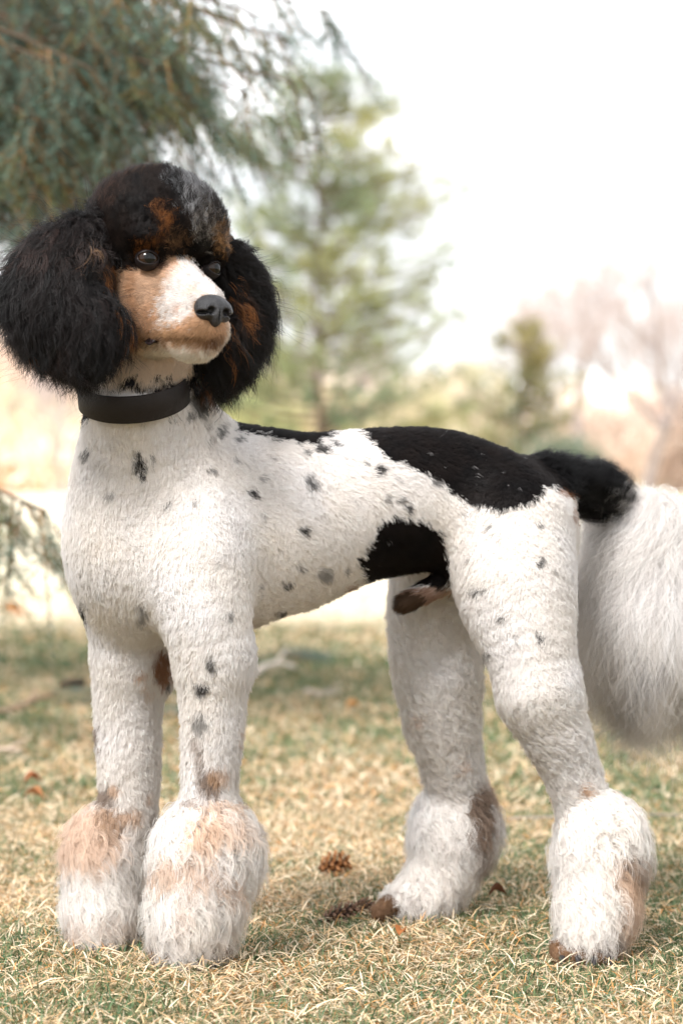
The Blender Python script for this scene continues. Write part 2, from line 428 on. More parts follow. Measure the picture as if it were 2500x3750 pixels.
# (x, y, rx, ry, strength, colour)
SPOTS = [(312, 1055, 8, 24, .9, BLACK), (328, 1078, 10, 20, 1, BLACK), (350, 1050, 5, 10, .6, BLACK), (200, 1040, 7, 11, .8, BLACK), (256, 1138, 16, 5, .5, BLACK),
 (487, 1075, 6, 7, .8, BLACK), (385, 1163, 5, 7, .7, BLACK), (447, 1152, 6, 6, .7, BLACK), (576, 1130, 8, 10, .9, BLACK), (597, 1095, 6, 6, .5, BLACK), (712, 1105, 9, 18, .8, BLACK),
 (866, 1083, 11, 12, .9, BLACK), (885, 1145, 8, 6, .7, BLACK), (915, 1150, 9, 8, .7, BLACK), (932, 1163, 8, 8, .9, BLACK), (698, 1215, 10, 10, 1, BLACK), (655, 1340, 10, 10, 1, BLACK),
 (740, 1317, 16, 14, .55, BLACK), (790, 1308, 6, 6, .7, BLACK), (685, 1303, 5, 6, .6, BLACK), (645, 1405, 11, 9, .8, BLACK), (525, 1408, 7, 8, .6, BLACK), (488, 1525, 9, 18, .8, BLACK),
 (461, 1577, 9, 14, .9, BLACK), (735, 1030, 18, 9, .85, BLACK), (768, 1022, 12, 6, .8, BLACK), (1093, 1357, 7, 7, .9, BLACK), (1116, 1352, 7, 7, .9, BLACK), (1152, 1415, 6, 6, .8, BLACK),
 (1239, 1287, 9, 11, .9, BLACK), (1236, 1200, 10, 6, .8, BLACK), (1234, 1462, 7, 12, .9, BLACK), (1181, 1465, 6, 5, .7, BLACK), (1210, 1418, 4, 4, .6, BLACK), (1120, 1498, 9, 9, .45, BLACK),
 (1128, 1208, 7, 7, .5, BLACK), (1040, 1118, 8, 8, .8, BLACK), (1000, 1105, 14, 10, .7, BLACK), (492, 1338, 5, 10, .6, BLACK), (450, 915, 24, 22, .75, BLACK), (462, 938, 12, 18, .7, BLACK), (432, 950, 12, 8, .6, BLACK),
 (395, 955, 6, 7, .7, BLACK), (326, 962, 5, 8, .8, BLACK), (505, 985, 10, 12, .7, BLACK), (470, 972, 8, 8, .4, BLACK), (330, 1395, 10, 16, .6, BLACK), (322, 1420, 10, 10, .5, BLACK), (460, 1655, 12, 22, .55, BLACK),
 (190, 1425, 11, 50, .95, BLACK), (222, 1700, 9, 40, .8, BRN), (345, 890, 30, 12, .8, BLACK), (385, 885, 25, 12, .7, BLACK), (310, 870, 30, 16, .4, BRN), (425, 870, 16, 26, .35, BRN),
 (370, 1530, 18, 40, .9, RUST), (380, 1568, 6, 7, .8, BLACK), (320, 1545, 11, 10, .7, TAN), (330, 1580, 6, 30, .3, TAN), (243, 1830, 16, 34, .75, BRN), (264, 1806, 9, 14, .7, TAN), (337, 1830, 8, 16, .5, TAN), (350, 1900, 10, 34, .6, BRN),
 (480, 1795, 26, 32, .8, BRN), (500, 1780, 26, 20, .6, TAN), (462, 1740, 11, 30, .7, BRN), (455, 1700, 11, 22, .45, BRN), (500, 1850, 44, 14, .6, TAN), (555, 1690, 8, 26, .5, TAN), (447, 1850, 24, 10, .5, BRN),
 (210, 1905, 62, 50, .62, TAN), (278, 1872, 42, 20, .7, TAN), (255, 1880, 30, 20, .5, BRN), (180, 2100, 30, 24, .3, TAN), (265, 2090, 40, 20, .25, TAN), (338, 1985, 14, 50, .4, BRN), (300, 2178, 40, 14, .6, BRN),
 (500, 1895, 60, 24, .5, TAN), (470, 1900, 24, 40, .4, TAN), (430, 1972, 62, 26, .55, TAN), (510, 1995, 44, 18, .55, TAN), (566, 2080, 16, 36, .5, TAN), (425, 2065, 18, 16, .3, TAN), (500, 2170, 40, 26, .55, BRN), (540, 2130, 20, 30, .45, TAN), (470, 2210, 60, 14, .7, BRN),
 (1332, 1808, 11, 18, .85, TAN), (1402, 1826, 12, 10, .6, TAN), (1312, 1868, 9, 9, .5, TAN), (1422, 1985, 26, 44, .7, TAN), (1450, 1960, 22, 30, .5, BRN), (1430, 2075, 26, 60, .6, TAN), (1410, 2150, 24, 40, .55, BRN), (1460, 2100, 20, 40, .5, TAN), (1340, 2205, 80, 16, .7, BRN),
 (1090, 1855, 20, 62, .85, BRN), (1122, 1800, 22, 34, .6, TAN), (1100, 1950, 16, 60, .6, BRN), (1075, 2020, 18, 40, .5, BRN), (1060, 1740, 8, 26, .5, TAN), (960, 1640, 10, 14, .4, TAN), (1040, 2085, 60, 16, .6, BRN), (950, 1850, 16, 24, .3, TAN),
 (1060, 1180, 5, 5, .5, BLACK), (600, 1180, 4, 6, .5, BLACK), (640, 1260, 5, 5, .45, BLACK), (590, 1340, 5, 5, .5, BLACK), (1080, 1280, 4, 4, .5, BLACK), (1270, 1310, 5, 4, .5, BLACK), (840, 1060, 8, 6, .6, BLACK), (1150, 1240, 4, 4, .4, BLACK), (905, 1100, 6, 6, .5, BLACK), (540, 1050, 5, 7, .5, BLACK), (545, 1010, 8, 5, .6, BLACK), (625, 1055, 4, 5, .5, BLACK), (480, 1010, 5, 7, .5, BLACK), (700, 1040, 9, 6, .7, BLACK), (1290, 1130, 16, 8, .8, RUST), (1318, 1172, 7, 30, .8, RUST), (1510, 1438, 62, 20, .7, GREY), (1450, 1500, 20, 20, .3, GREY)]
HSPOTS = [(446, 470, 36, 56, .42, np.array([.42, .42, .43])), (462, 535, 24, 44, .4, np.array([.40, .36, .32])), (410, 440, 40, 22, .3, GREY), (300, 400, 60, 24, .55, np.array([.10, .06, .04])), (240, 440, 40, 60, .45, np.array([.07, .04, .03])),
 (370, 518, 20, 26, .75, RUST * 1.2), (345, 560, 34, 14, .5, RUST), (400, 562, 36, 16, .55, np.array([.22, .12, .06])), (494, 556, 18, 28, .75, np.array([.42, .23, .10])), (520, 600, 16, 30, .5, RUST), (318, 590, 14, 30, .4, RUST), (430, 560, 30, 14, .3, BLACK)]
def paint(p, n, grp):
    """albedo of the coat at world points p with normals n; grp = body region index array"""
    ax, ay = proj(p)
    wx = (vnoise(p, 90, 1) - .5) * 34 + (vnoise(p, 260, 2) - .5) * 22; wy = (vnoise(p, 90, 3) - .5) * 34 + (vnoise(p, 260, 4) - .5) * 22
    x = ax + wx; y = ay + wy
    c = WHITE * (1 - .07 * vnoise(p, 25, 5)[:, None] * np.array([0, .35, 1])) * np.ones((len(p), 1))
    low = np.clip((ay - 2500) / 900, 0, 1)[:, None] * .22 * (.4 + vnoise(p, 40, 6)[:, None])
    c = c * (1 - low) + np.array([.88, .78, .66]) * low
    gi = {g: i for i, g in enumerate(GRPS)}
    front = n[:, 1] < .35
    legs = (ay > 2800)
    head = (grp == gi['topknot']) | (grp == gi['face']) | (grp == gi['ear'])
    trunk = ~head & (ay < 2300) & (ax > 800)
    x = ax + wx * .6; y = ay + wy * .6
    for poly in (SADDLE, WITHERS): c[inpoly(x, y, poly) & trunk & ((grp == gi['coat']) | (grp == gi['tail0']))] = BLACK
    c[inpoly(x, y, BELLYP) & trunk & front & (grp == gi['coat'])] = BLACK
    c[inpoly(x, y, NAPE) & ~head] = BLACK
    for (sx, sy, rx, ry, st, col) in SPOTS:
        dk = 1.02 if col is BLACK else 1.0; sx, sy, rx, ry = sx * KD, sy * KD, rx * KD * dk, ry * KD * dk; st = min(1, st * dk)
        m = np.where((np.abs(ax - sx) < rx * 2 + 30) & (np.abs(ay - sy) < ry * 2 + 30) & ~head)[0]
        if not len(m): continue
        k = min(1.0, max(rx, ry) / 40.0) * .8 + .2
        d = np.hypot((ax[m] + wx[m] * k * .8 - sx) / rx, (ay[m] + wy[m] * k * .8 - sy) / ry)
        w = (np.clip((1.25 - d) / .5, 0, 1) * st)[:, None]
        c[m] = c[m] * (1 - w) + col * w
    bk = (c[:, 0] < .01) & ~head
    c[bk] += vnoise(p[bk], 60, 91)[:, None] * np.array([.012, .007, .005]); q = bk & (rng.random(len(p)) < .004); c[q] = np.array([.22, .21, .21])
    m = (grp == gi['coat']) & (ay + wy * .4 > 2142) & (ax > 1250) & (ax < 1660) & (ay < 2180) & (n[:, 2] < .2)
    c[m] = np.array([.62, .46, .37])
    # tail
    t0 = grp == gi['tail0']; c[t0] = BLACK
    w = (np.clip((ax - 2190 + wx) / 100, 0, 1) * np.clip((ay + wy - 1760) / 90, 0, 1))[:, None] * .8; w = np.where(rng.random(w.shape) < w, .9, w * .2)
    c[t0] = (c * (1 - w) + WHITE * .8 * w)[t0]
    # toes and sheath
    c[grp == gi['toe']] = BRN * 1.1
    m = (np.hypot((ax - 1535) / 105, (ay - 2205) / 62) < 1) & (grp == gi['coat']) & (ay > 2150)
    c[m] = np.where(((ax[m] + wx[m] * .6 < 1560) & (ay[m] + wy[m] * .4 > 2168))[:, None], BRN * .4, np.array([.42, .27, .20]))
    # topknot
    t = grp == gi['topknot']
    if t.any():
        hc = BLACK * 1.3 + (vnoise(p, 70, 8)[:, None]) ** 2 * np.array([.035, .02, .013])
        for (sx, sy, rx, ry, st, col) in HSPOTS:
            d = np.hypot((ax + wx * .8 - sx * KD) / rx / KD, (ay + wy * .8 - sy * KD) / ry / KD)
            w = (np.clip((1.35 - d) / .9, 0, 1) * st)[:, None]; w = np.where(rng.random(w.shape) < w, .85, w * .25); hc = hc * (1 - w) + col * w
        c[t] = hc[t]
    f = grp == gi['face']
    if f.any():
        fc = np.ones((len(p), 3)) * np.array([.64, .41, .26]) * (1 + .25 * (vnoise(p, 60, 9)[:, None] - .5))
        def bl(sx, sy, rx, ry, st, col, soft=.8):
            d = np.hypot((ax + wx * .5 - sx * KD) / rx / KD, (ay + wy * .5 - sy * KD) / ry / KD)
            w = (np.clip((1 + soft / 2 - d) / soft, 0, 1) * st)[:, None]; fc[:] = fc * (1 - w) + np.array(col) * w
        bl(345, 660, 55, 34, .55, (.34, .24, .17)); bl(335, 735, 45, 50, .6, (.62, .38, .24)); bl(330, 690, 40, 16, .3, (.6, .45, .33))
        bl(310, 700, 14, 90, .5, (.36, .17, .07)); bl(480, 590, 40, 20, .5, (.4, .27, .17)); bl(395, 575, 40, 16, .6, (.30, .18, .10)); bl(500, 640, 16, 34, .6, (.42, .25, .14))
        jx = rng.normal(size=len(p)) * 12; jy = rng.normal(size=len(p)) * 12; b = inpoly(ax + wx * .5 + jx, ay + wy * .5 + jy, BLAZE); fc[b] = np.array([.76, .71, .675])
        bl(420, 665, 34, 50, .8, (.77, .72, .685)); bl(450, 640, 26, 34, .6, (.74, .69, .66)); bl(412, 708, 9, 12, .6, (.62, .42, .32)); bl(450, 665, 16, 10, .4, (.68, .50, .38))
        bl(400, 765, 40, 18, .6, (.64, .42, .25)); bl(440, 770, 50, 20, .55, (.42, .25, .13)); bl(492, 778, 34, 14, .8, (.20, .10, .06)); bl(470, 750, 20, 16, .6, (.42, .25, .13))
        bl(525, 760, 12, 40, .9, (.78, .70, .64), .5)
        bl(385, 808, 66, 20, .9, (.88, .81, .74)); bl(460, 814, 64, 21, .95, (.90, .84, .79)); bl(518, 796, 20, 26, .9, (.88, .81, .74)); bl(440, 772, 60, 10, .35, (.34, .19, .10)); bl(350, 776, 34, 14, .5, (.30, .17, .12))
        bl(350, 778, 24, 10, 1, (.018, .010, .012), .3)
        bl(342, 596, 36, 22, .95, (.03, .02, .018), .5); bl(486, 612, 24, 26, .95, (.03, .02, .018), .5); bl(372, 606, 20, 12, .8, (.06, .035, .04), .6)
        q_ = p - HE; qa = q_ @ hf; qb = q_ @ hl; qc = q_ @ hu
        ml = np.interp(qa, [-.02, 0, .022, .05, .08], [-.084, -.0865, -.0905, -.0885, -.086])
        w = np.exp(-((qc - ml + (vnoise(p, 300, 17) - .5) * .002) / .0016) ** 2)[:, None] * .6 * (qa > -.006)[:, None]; fc = fc * (1 - w) + np.array([.05, .025, .02]) * w
        fc = fc * (.82 + .36 * vnoise(p, 420, 18)[:, None])
        c[f] = fc[f]
    th = (grp == gi['coat']) & (ay < 1450) & (ay > 1200)
    if th.any():
        tc = CREAM * (.9 + .35 * vnoise(p, 45, 12)[:, None]); w = np.clip((1440 - ay) / 60, 0, 1)[:, None] * .8
        dk = ((vnoise(p, 110, 13) > .66) & (ay > 1370))[:, None]
        q = c * (1 - w) + tc * w; c[th] = np.where(dk, np.minimum(q, BLACK * 5), q)[th]
    e = grp == gi['ear']
    if e.any():
        ec = BLACK * .7 + vnoise(p, 40, 14)[:, None] ** 3 * np.array([.02, .012, .01])
        for (sx, sy, rx, ry, st, col) in ((256, 620, 26, 50, .85, RUST), (280, 700, 20, 60, .7, RUST * .6), (300, 820, 26, 60, .7, RUST * .5), (220, 560, 30, 20, .2, BRN), (546, 672, 13, 40, .45, RUST), (534, 735, 12, 28, .3, RUST),
                                      (470, 850, 30, 36, .6, RUST * .8), (60, 800, 60, 40, .35, RUST * .4), (120, 560, 90, 34, .5, np.array([.05, .032, .028])), (500, 900, 30, 24, .4, RUST)):
            d = np.hypot((ax + wx - sx * KD) / rx / KD, (ay + wy - sy * KD) / ry / KD)
            w = (np.clip((1.35 - d) / 1.0, 0, 1) * st)[:, None]; w = np.where(rng.random(w.shape) < w, .8, w * .2); ec = ec * (1 - w) + col * w
        c[e] = ec[e]
    return np.clip(c, .002, .94)

GRPS = ['coat', 'toe', 'b1', 'b2', 'b3', 'b4', 'tail0', 'tail', 'topknot', 'face', 'ear', 'curly']
def attribs(p, plist):
    """blend of the fur attributes of the volumes around each point, and the region of the nearest one"""
    n = len(p); D = np.full((len(plist), n), .2, np.float32)
    for i, pr in enumerate(plist):
        if pr.get('sub'): continue
        a, b = prim_box(pr, .05); m = np.where(((p > a) & (p < b)).all(1))[0]
        if len(m): D[i, m] = prim_eval(pr, p[m].astype(np.float32))
    W = np.exp(-np.clip(D - D.min(0), 0, .1) / .006); W /= W.sum(0)
    f = lambda key: W.T @ np.array([q[key] for q in plist], float)
    return dict(L=f('L'), lay=f('lay'), curl=f('curl'), dens=f('dens'), comb=nrm(W.T @ np.array([q['comb'] for q in plist])),
                grp=np.array([GRPS.index(q['grp']) for q in plist])[D.argmin(0)])

def sample(V, Q, N, dens, num):
    """num random points on the surface, weighted by area and density"""
    ar = np.linalg.norm(np.cross(V[Q[:, 2]] - V[Q[:, 0]], V[Q[:, 3]] - V[Q[:, 1]]), axis=1) * dens[Q].mean(1)
    q = Q[np.searchsorted(np.cumsum(ar) / ar.sum(), rng.random(num)).clip(0, len(Q) - 1)]
    u = rng.random((num, 1)); v = rng.random((num, 1))
    w = [(1 - u) * (1 - v), u * (1 - v), u * v, (1 - u) * v]
    return sum(w[i] * V[q[:, i]] for i in range(4)), nrm(sum(w[i] * N[q[:, i]] for i in range(4))), q[:, 0]

def grow(name, parent, mat, R, Nn, L, comb, lay, curl, col, K=10, S=5, spread=.004, r0=.00025, conv=.45, bend=.5, turns=1.6, stray=.04, lenvar=.25, colvar=.12, dj=.16, tip=.25, label=None):
    """locks of hair: K strands to a lock, S points to a strand -> ONE curves object"""
    M = len(R)
    n = Nn; t1 = nrm(np.cross(n, nrm(rng.normal(size=(M, 3))))); t2 = np.cross(n, t1)
    ct = nrm(comb - (comb * n).sum(1, keepdims=True) * n * .9)
    d0 = nrm(n * (1 - lay[:, None]) + ct * lay[:, None] + rng.normal(size=(M, 3)) * dj)
    T = np.linspace(0, 1, S)
    ph = rng.random(M) * 6.283; om = turns * 6.283 * (.7 + .6 * rng.random(M))
    c1 = nrm(np.cross(d0, rng.normal(size=(M, 3)))); c2 = np.cross(d0, c1)
    Lc = L * (1 + lenvar * (rng.random(M) - .5) * 2)
    ang = rng.random((M, K)) * 6.283; rad = np.sqrt(rng.random((M, K))) * spread
    off = t1[:, None] * (np.cos(ang) * rad)[..., None] + t2[:, None] * (np.sin(ang) * rad)[..., None]
    lk = Lc[:, None] * (1 + lenvar * .5 * (rng.random((M, K)) - .5) * 2)
    jit = rng.normal(size=(M, K, 3)) * stray
    pts = np.empty((M, K, S, 3))
    for i, t in enumerate(T):
        g = bend
        dirn = (d0 * (t - .5 * g * t * t)[..., None] if np.ndim(t) else d0 * (t - .5 * g * t * t)) + ct * (.5 * g * t * t) + comb * (.35 * g * t * t)
        cv = (c1 * np.sin(om * t + ph)[:, None] + c2 * np.cos(om * t + ph)[:, None] - c2 * np.cos(ph)[:, None] - c1 * np.sin(ph)[:, None]) * (curl * min(1, t * 1.6))[:, None] if True else 0
        pts[:, :, i] = R[:, None] + off * (1 - conv * t) + dirn[:, None] * lk[..., None] + cv[:, None] * (lk / np.maximum(Lc[:, None], 1e-6))[..., None] + jit * (t * t * lk)[..., None] * 1.0
    pts -= parent_loc(parent)
    cu = bpy.data.hair_curves.new(name)
    cu.add_curves([S] * (M * K))
    cu.attributes['position'].data.foreach_set('vector', pts.astype(np.float32).ravel())
    ra = cu.attributes.get('radius') or cu.attributes.new('radius', 'FLOAT', 'POINT')
    rp = r0 * (1 - (1 - tip) * T ** 1.5); ra.data.foreach_set('value', np.tile(rp, M * K).astype(np.float32))
    a = cu.attributes.new('Col', 'FLOAT_COLOR', 'CURVE'); cc = np.ones((M, K, 4), np.float32)
    cc[..., :3] = col[:, None] * (1 + colvar * rng.normal(size=(M, 1, 1))) * (1 + colvar * .7 * rng.normal(size=(M, K, 1)))
    cc = np.clip(cc, .002, .95); cc[..., 3] = 1
    a.data.foreach_set('color', cc.ravel())
    b = cu.attributes.new('rootn', 'FLOAT_VECTOR', 'CURVE')
    b.data.foreach_set('vector', np.repeat(nrm(n + 0 * t1), K, axis=0).astype(np.float32).ravel())
    cu.materials.append(mat)
    return link(bpy.data.objects.new(name, cu), parent)

dog = tag(empty('poodle', P(1300, 3480, 2.85)), 'white standard poodle with black saddle, spots and black-and-tan head standing on the grass', 'dog')
dloc = parent_loc(dog)
A = attribs(V, prims)
body = np_mesh('body', V, Q, M_SKIN, dog, colors=paint(V, N, A['grp']))

# collar ring: where it lies, used also to press the fur down beneath it
CC = P(490, 1425, 2.79); cax = nrm([-.05, -.36, .93]); cu_ = nrm(np.cross(cax, [0, 1, 0])); cv_ = np.cross(cax, cu_)
def near_collar(p): return np.abs((p - CC) @ cax)

eyes = [H(-.0025, s * .0412, -.001) for s in (-1, 1)]
NX, NZ = .078, -.0585
NOSE = H(NX, 0, NZ)
# ---- fur on the body
NB = 210000
dens = A['dens'] * np.where(N[:, 1] > .25, .45, 1.0)
R, RN, vi = sample(V, Q, N, dens, NB)
at = {k: v[vi] for k, v in A.items()}
keep = np.ones(NB, bool)
mc_ = (np.hypot((proj(R)[0] - 562) / 44, (proj(R)[1] - 1242) / 19) < 1) & (at['grp'] == GRPS.index('face')) & (RN[:, 1] < 0); keep &= ~mc_
for e in eyes: keep &= np.linalg.norm(R - e, axis=1) > .0134
keep &= np.linalg.norm((R - NOSE), axis=1) > .016
keep &= near_collar(R) * (np.linalg.norm(R - CC, axis=1) < .12) > -1
cb = (near_collar(R) < .019) & (np.linalg.norm(R - CC, axis=1) < .12)
at['L'] = np.where(cb, .003, at['L'])
swirl = np.stack([vnoise(R, 28, 21 + i) - .5 for i in range(3)], 1) + .6 * np.stack([vnoise(R, 75, 31 + i) - .5 for i in range(3)], 1)
at['comb'] = nrm(at['comb'] + 1.1 * swirl * (at['grp'] != GRPS.index('face'))[:, None])
colr = paint(R + rng.normal(size=R.shape) * .0014, RN, at['grp'])
def fur(name, groups, mat=M_FUR, **kw):
    m = keep & np.isin(at['grp'], [GRPS.index(g) for g in groups])
    return grow(name, dog, mat, R[m], RN[m], at['L'][m], at['comb'][m], at['lay'][m], at['curl'][m], colr[m], **kw)
fur('coat', ['coat', 'toe'], K=5, S=4, spread=.0030, r0=.00028, conv=.1, colvar=.025, lenvar=.3, dj=.11)
at['L'] = np.where((at['grp'] == GRPS.index('face')) & ((R - HE) @ hu < -.068), .0075, at['L'])
fur('curly_coat', ['curly'], K=9, S=8, spread=.0045, r0=.00027, conv=.4, turns=1.5, lenvar=.35, bend=.7, colvar=.04)
fur('face_hair', ['face'], K=16, S=4, spread=.004, r0=.00019, conv=.3, colvar=.13, stray=.12)
fur('topknot', ['topknot'], K=9, S=6, spread=.0040, r0=.00024, conv=.6, colvar=.2, lenvar=.35, stray=.08)

def extra(name, grp, num, mat=M_FUR, lenf=None, combf=None, **kw):
    g = GRPS.index(grp); d = np.where(A['grp'] == g, 1.0, 0.0)
    d2 = d * np.where(N[:, 1] > .3, .5, 1)
    r, n, v = sample(V, Q, N, d2, num)
    L = A['L'][v] * 1.0; cmb = A['comb'][v]
    if lenf is not None: L = lenf(r, L)
    if combf is not None: cmb = combf(r, cmb)
    return grow(name, dog, mat, r, n, L, cmb, A['lay'][v], A['curl'][v], paint(r, n, np.full(num, g)), **kw)
for g in ('b1', 'b2', 'b3', 'b4'):
    extra('bracelet', g, 3600, K=15, S=10, spread=.0056, r0=.00026, conv=.75, turns=1.5, lenvar=.5, bend=.8, colvar=.05, stray=.05)
extra('tail_base_fur', 'tail0', 1400, K=12, S=9, spread=.005, r0=.00022, conv=.5, turns=1.7, lenvar=.55, stray=.1)
extra('tail_plume', 'tail', 7000, mat=M_FURT, combf=lambda r, c: nrm(c + 1.2 * np.stack([vnoise(r, 22, 81 + i) - .5 for i in range(3)], 1)), K=14, S=12, spread=.010, r0=.00018, conv=.3, turns=1.3, lenvar=.5, bend=.95, colvar=.04, stray=.10)

# ---- ears: leather and long hair
def make_ear(nodes, root, num, sqa, label, nst):
    global _pl
    n0 = len(prims)
    CH(nodes, off=0, k=.01, sq=(sqa, .55), grp='ear', L=.045, lay=.6, curl=.0022)
    pl = prims[n0:]; del prims[n0:]
    X = np.array([P(*q[:3]) for q in nodes]); h = .004
    F_, l_ = field(pl, X.min(0) - .09, X.max(0) + .09, h); v, q = surface_nets(F_, l_, h); n = vert_normals(v, q)
    g = v + n * .006; i_ = np.clip(((g - l_) / h).astype(int), 0, np.array(F_.shape) - 1)
    if np.mean(F_[tuple(i_.T)] > 0) < .5: q = q[:, ::-1]; n = -n
    gi = np.full(len(v), GRPS.index('ear'))
    ear = np_mesh('ear', v, q, M_SKIN, dog, colors=paint(v, n, gi)); ear['label'] = label
    r, rn, _ = sample(v, q, n, np.where(n[:, 1] > .4, .5, 1.), num)
    rad = nrm(r - P(*root)); down = np.array([0, -.1, -1.0])
    far = np.linalg.norm(r - P(*root), axis=1)
    cmb = nrm(rad * .9 + down * (.3 + 4 * far[:, None]))
    L = .019 + .062 * np.clip(far, 0, .16)
    o = grow('ear_hair', ear, M_FURD, r, rn, L, cmb, np.full(num, .66), np.full(num, .0046), paint(r, rn, np.full(num, GRPS.index('ear'))),
             K=16, S=10, spread=.0055, r0=.00027, conv=.8, turns=1.2, lenvar=.6, bend=.75, stray=.06, colvar=.3)
    r2, rn2, _ = sample(v, q, n, np.where(n[:, 2] > .1, 1., .25), nst)
    grow('stray_hair', ear, M_FURD, r2, rn2, .030 + .045 * rng.random(nst), nrm(nrm(r2 - P(*root)) + np.array([-.1, 0, .25])), np.full(nst, .5), np.full(nst, .008), np.full((nst, 3), .02),
         K=4, S=10, spread=.006, r0=.00013, conv=-.8, turns=.9, lenvar=.4, bend=.6, stray=.12)
    return ear
make_ear([(350, 880, 2.715, 75), (270, 960, 2.70, 120), (215, 1060, 2.69, 150), (235, 1115, 2.685, 140), (318, 1180, 2.685, 108)], (360, 850, 2.72), 6200, np.array([.35, -.94, 0]), 'long black ear on the side nearest the spruce', 200)
make_ear([(835, 930, 2.79, 45), (872, 1040, 2.80, 72), (872, 1150, 2.80, 82), (845, 1230, 2.80, 76), (812, 1290, 2.80, 54)], (820, 890, 2.78), 3600, np.array([.5, -.86, 0]), 'long black ear with rust streaks behind the muzzle', 45)

# ---- eyes
m_eye, nt, b = new_mat('eye_ball')
tc = nt.nodes.new('ShaderNodeTexCoord'); sep = nt.nodes.new('ShaderNodeSeparateXYZ'); rp = nt.nodes.new('ShaderNodeValToRGB')
nt.links.new(tc.outputs['Object'], sep.inputs[0]); nt.links.new(sep.outputs['Z'], rp.inputs['Fac'])
b.inputs['Roughness'].default_value = .5; b.inputs['Specular IOR Level'].default_value = 0; b.inputs['Coat Weight'].default_value = .55; b.inputs['Coat Roughness'].default_value = .02
er = .0122
mp = nt.nodes.new('ShaderNodeMath'); mp.operation = 'MULTIPLY'; mp.inputs[1].default_value = 1 / er
nt.links.new(sep.outputs['Z'], mp.inputs[0]); nt.links.new(mp.outputs[0], rp.inputs['Fac'])
cr = rp.color_ramp; cr.elements[0].position = 0; cr.elements[0].color = (.45, .36, .33, 1); cr.elements[1].position = .30; cr.elements[1].color = (.40, .30, .27, 1)
for pos, col in ((.34, (.008, .006, .006, 1)), (.5, (.020, .009, .004, 1)), (.84, (.015, .007, .004, 1)), (.875, (.002, .002, .002, 1))):
    e_ = cr.elements.new(pos); e_.color = col
nt.links.new(rp.outputs['Color'], b.inputs['Base Color'])
M_LID = plain('eyelid_skin', (.010, .007, .007), .5, .2)
for s, ec in zip((-1, 1), eyes):
    me = bpy.data.meshes.new('eye'); import bmesh
    bm = bmesh.new(); bmesh.ops.create_uvsphere(bm, u_segments=40, v_segments=24, radius=er); bm.to_mesh(me); bm.free()
    for f_ in me.polygons: f_.use_smooth = True
    me.materials.append(m_eye)
    ey = bpy.data.objects.new('eye', me); link(ey, dog); ey.location = ec - dloc
    gaze = nrm(hf * .90 + hl * (.10 + .34 * s) + hu * .03)
    ey.rotation_euler = Vector(gaze).to_track_quat('Z', 'Y').to_euler()
    g = nrm(hf * .90 + hl * .38 * s + hu * .02); e1 = nrm(np.cross(g, hu)); e1 = e1 * np.sign(np.dot(e1, hl)); u1 = np.cross(e1, g); u1 = u1 * np.sign(np.dot(u1, hu))
    th = np.linspace(0, 2 * np.pi, 49)[:-1]; rings = []
    ax0 = .0116 * np.cos(th); ay0 = np.where(np.sin(th) > 0, .0068, .0062) * np.sign(np.sin(th)) * np.abs(np.sin(th)) ** 1.15
    cx0 = er * 1.12 * np.cos(th); cy0 = er * 1.12 * np.sin(th)
    for (mixc, rr) in ((0, er * .98), (0, er * 1.045), (.12, er * 1.09), (.35, er * 1.09), (.7, er * 1.05), (1.0, er * 1.0)):
        hx = ax0 * (1 - mixc) + cx0 * mixc; hy = ay0 * (1 - mixc) + cy0 * mixc
        hr = np.hypot(hx, hy); z = np.where(hr < rr * .985, np.sqrt(np.maximum(rr ** 2 - hr ** 2, 1e-9)), rr * .17 - (hr - rr * .985) * 1.5)
        rings.append(ec + hx[:, None] * e1 + hy[:, None] * u1 + z[:, None] * g)
    lv = np.concatenate(rings); lf = [(i * 48 + j, i * 48 + (j + 1) % 48, (i + 1) * 48 + (j + 1) % 48, (i + 1) * 48 + j) for i in range(5) for j in range(48)]
    np_mesh('eyelid', lv, lf, M_LID, dog)

# ---- nose leather
M_NOSE = plain('nose_leather', (.009, .0085, .010), .34, .45, bump=.6, bscale=1100)
nh = .0008; npr = []
def NE(a, b_, c, r, k=.004, sub=False): npr.append(dict(t='e', c=H(NX + a * 1.12, b_ * 1.12, NZ + c * 1.12), r=np.array(r) * 1.12, ax=HAX, k=k, sub=sub))
NE(-.003, 0, .0035, (.0135, .0185, .0125)); NE(.003, 0, -.004, (.0095, .0075, .0125), k=.006)
for s in (-1, 1): NE(.0005, .0112 * s, -.001, (.0105, .0085, .0095), k=.005)
for s in (-1, 1):
    NE(.0125, .0085 * s, -.0015, (.0085, .0042, .0036), k=.0025, sub=True)
    NE(.006, .0165 * s, -.0040, (.0075, .0050, .0020), k=.002, sub=True)
NE(.0135, 0, -.008, (.004, .0007, .0085), k=.001, sub=True)
F_, l_ = field(npr, NOSE - .038, NOSE + .038, nh); v, q = surface_nets(F_, l_, nh); n = vert_normals(v, q)
g = v + n * .0016; i_ = np.clip(((g - l_) / nh).astype(int), 0, np.array(F_.shape) - 1)
if np.mean(F_[tuple(i_.T)] > 0) < .5: q = q[:, ::-1]
np_mesh('nose', v, q, M_NOSE, dog)

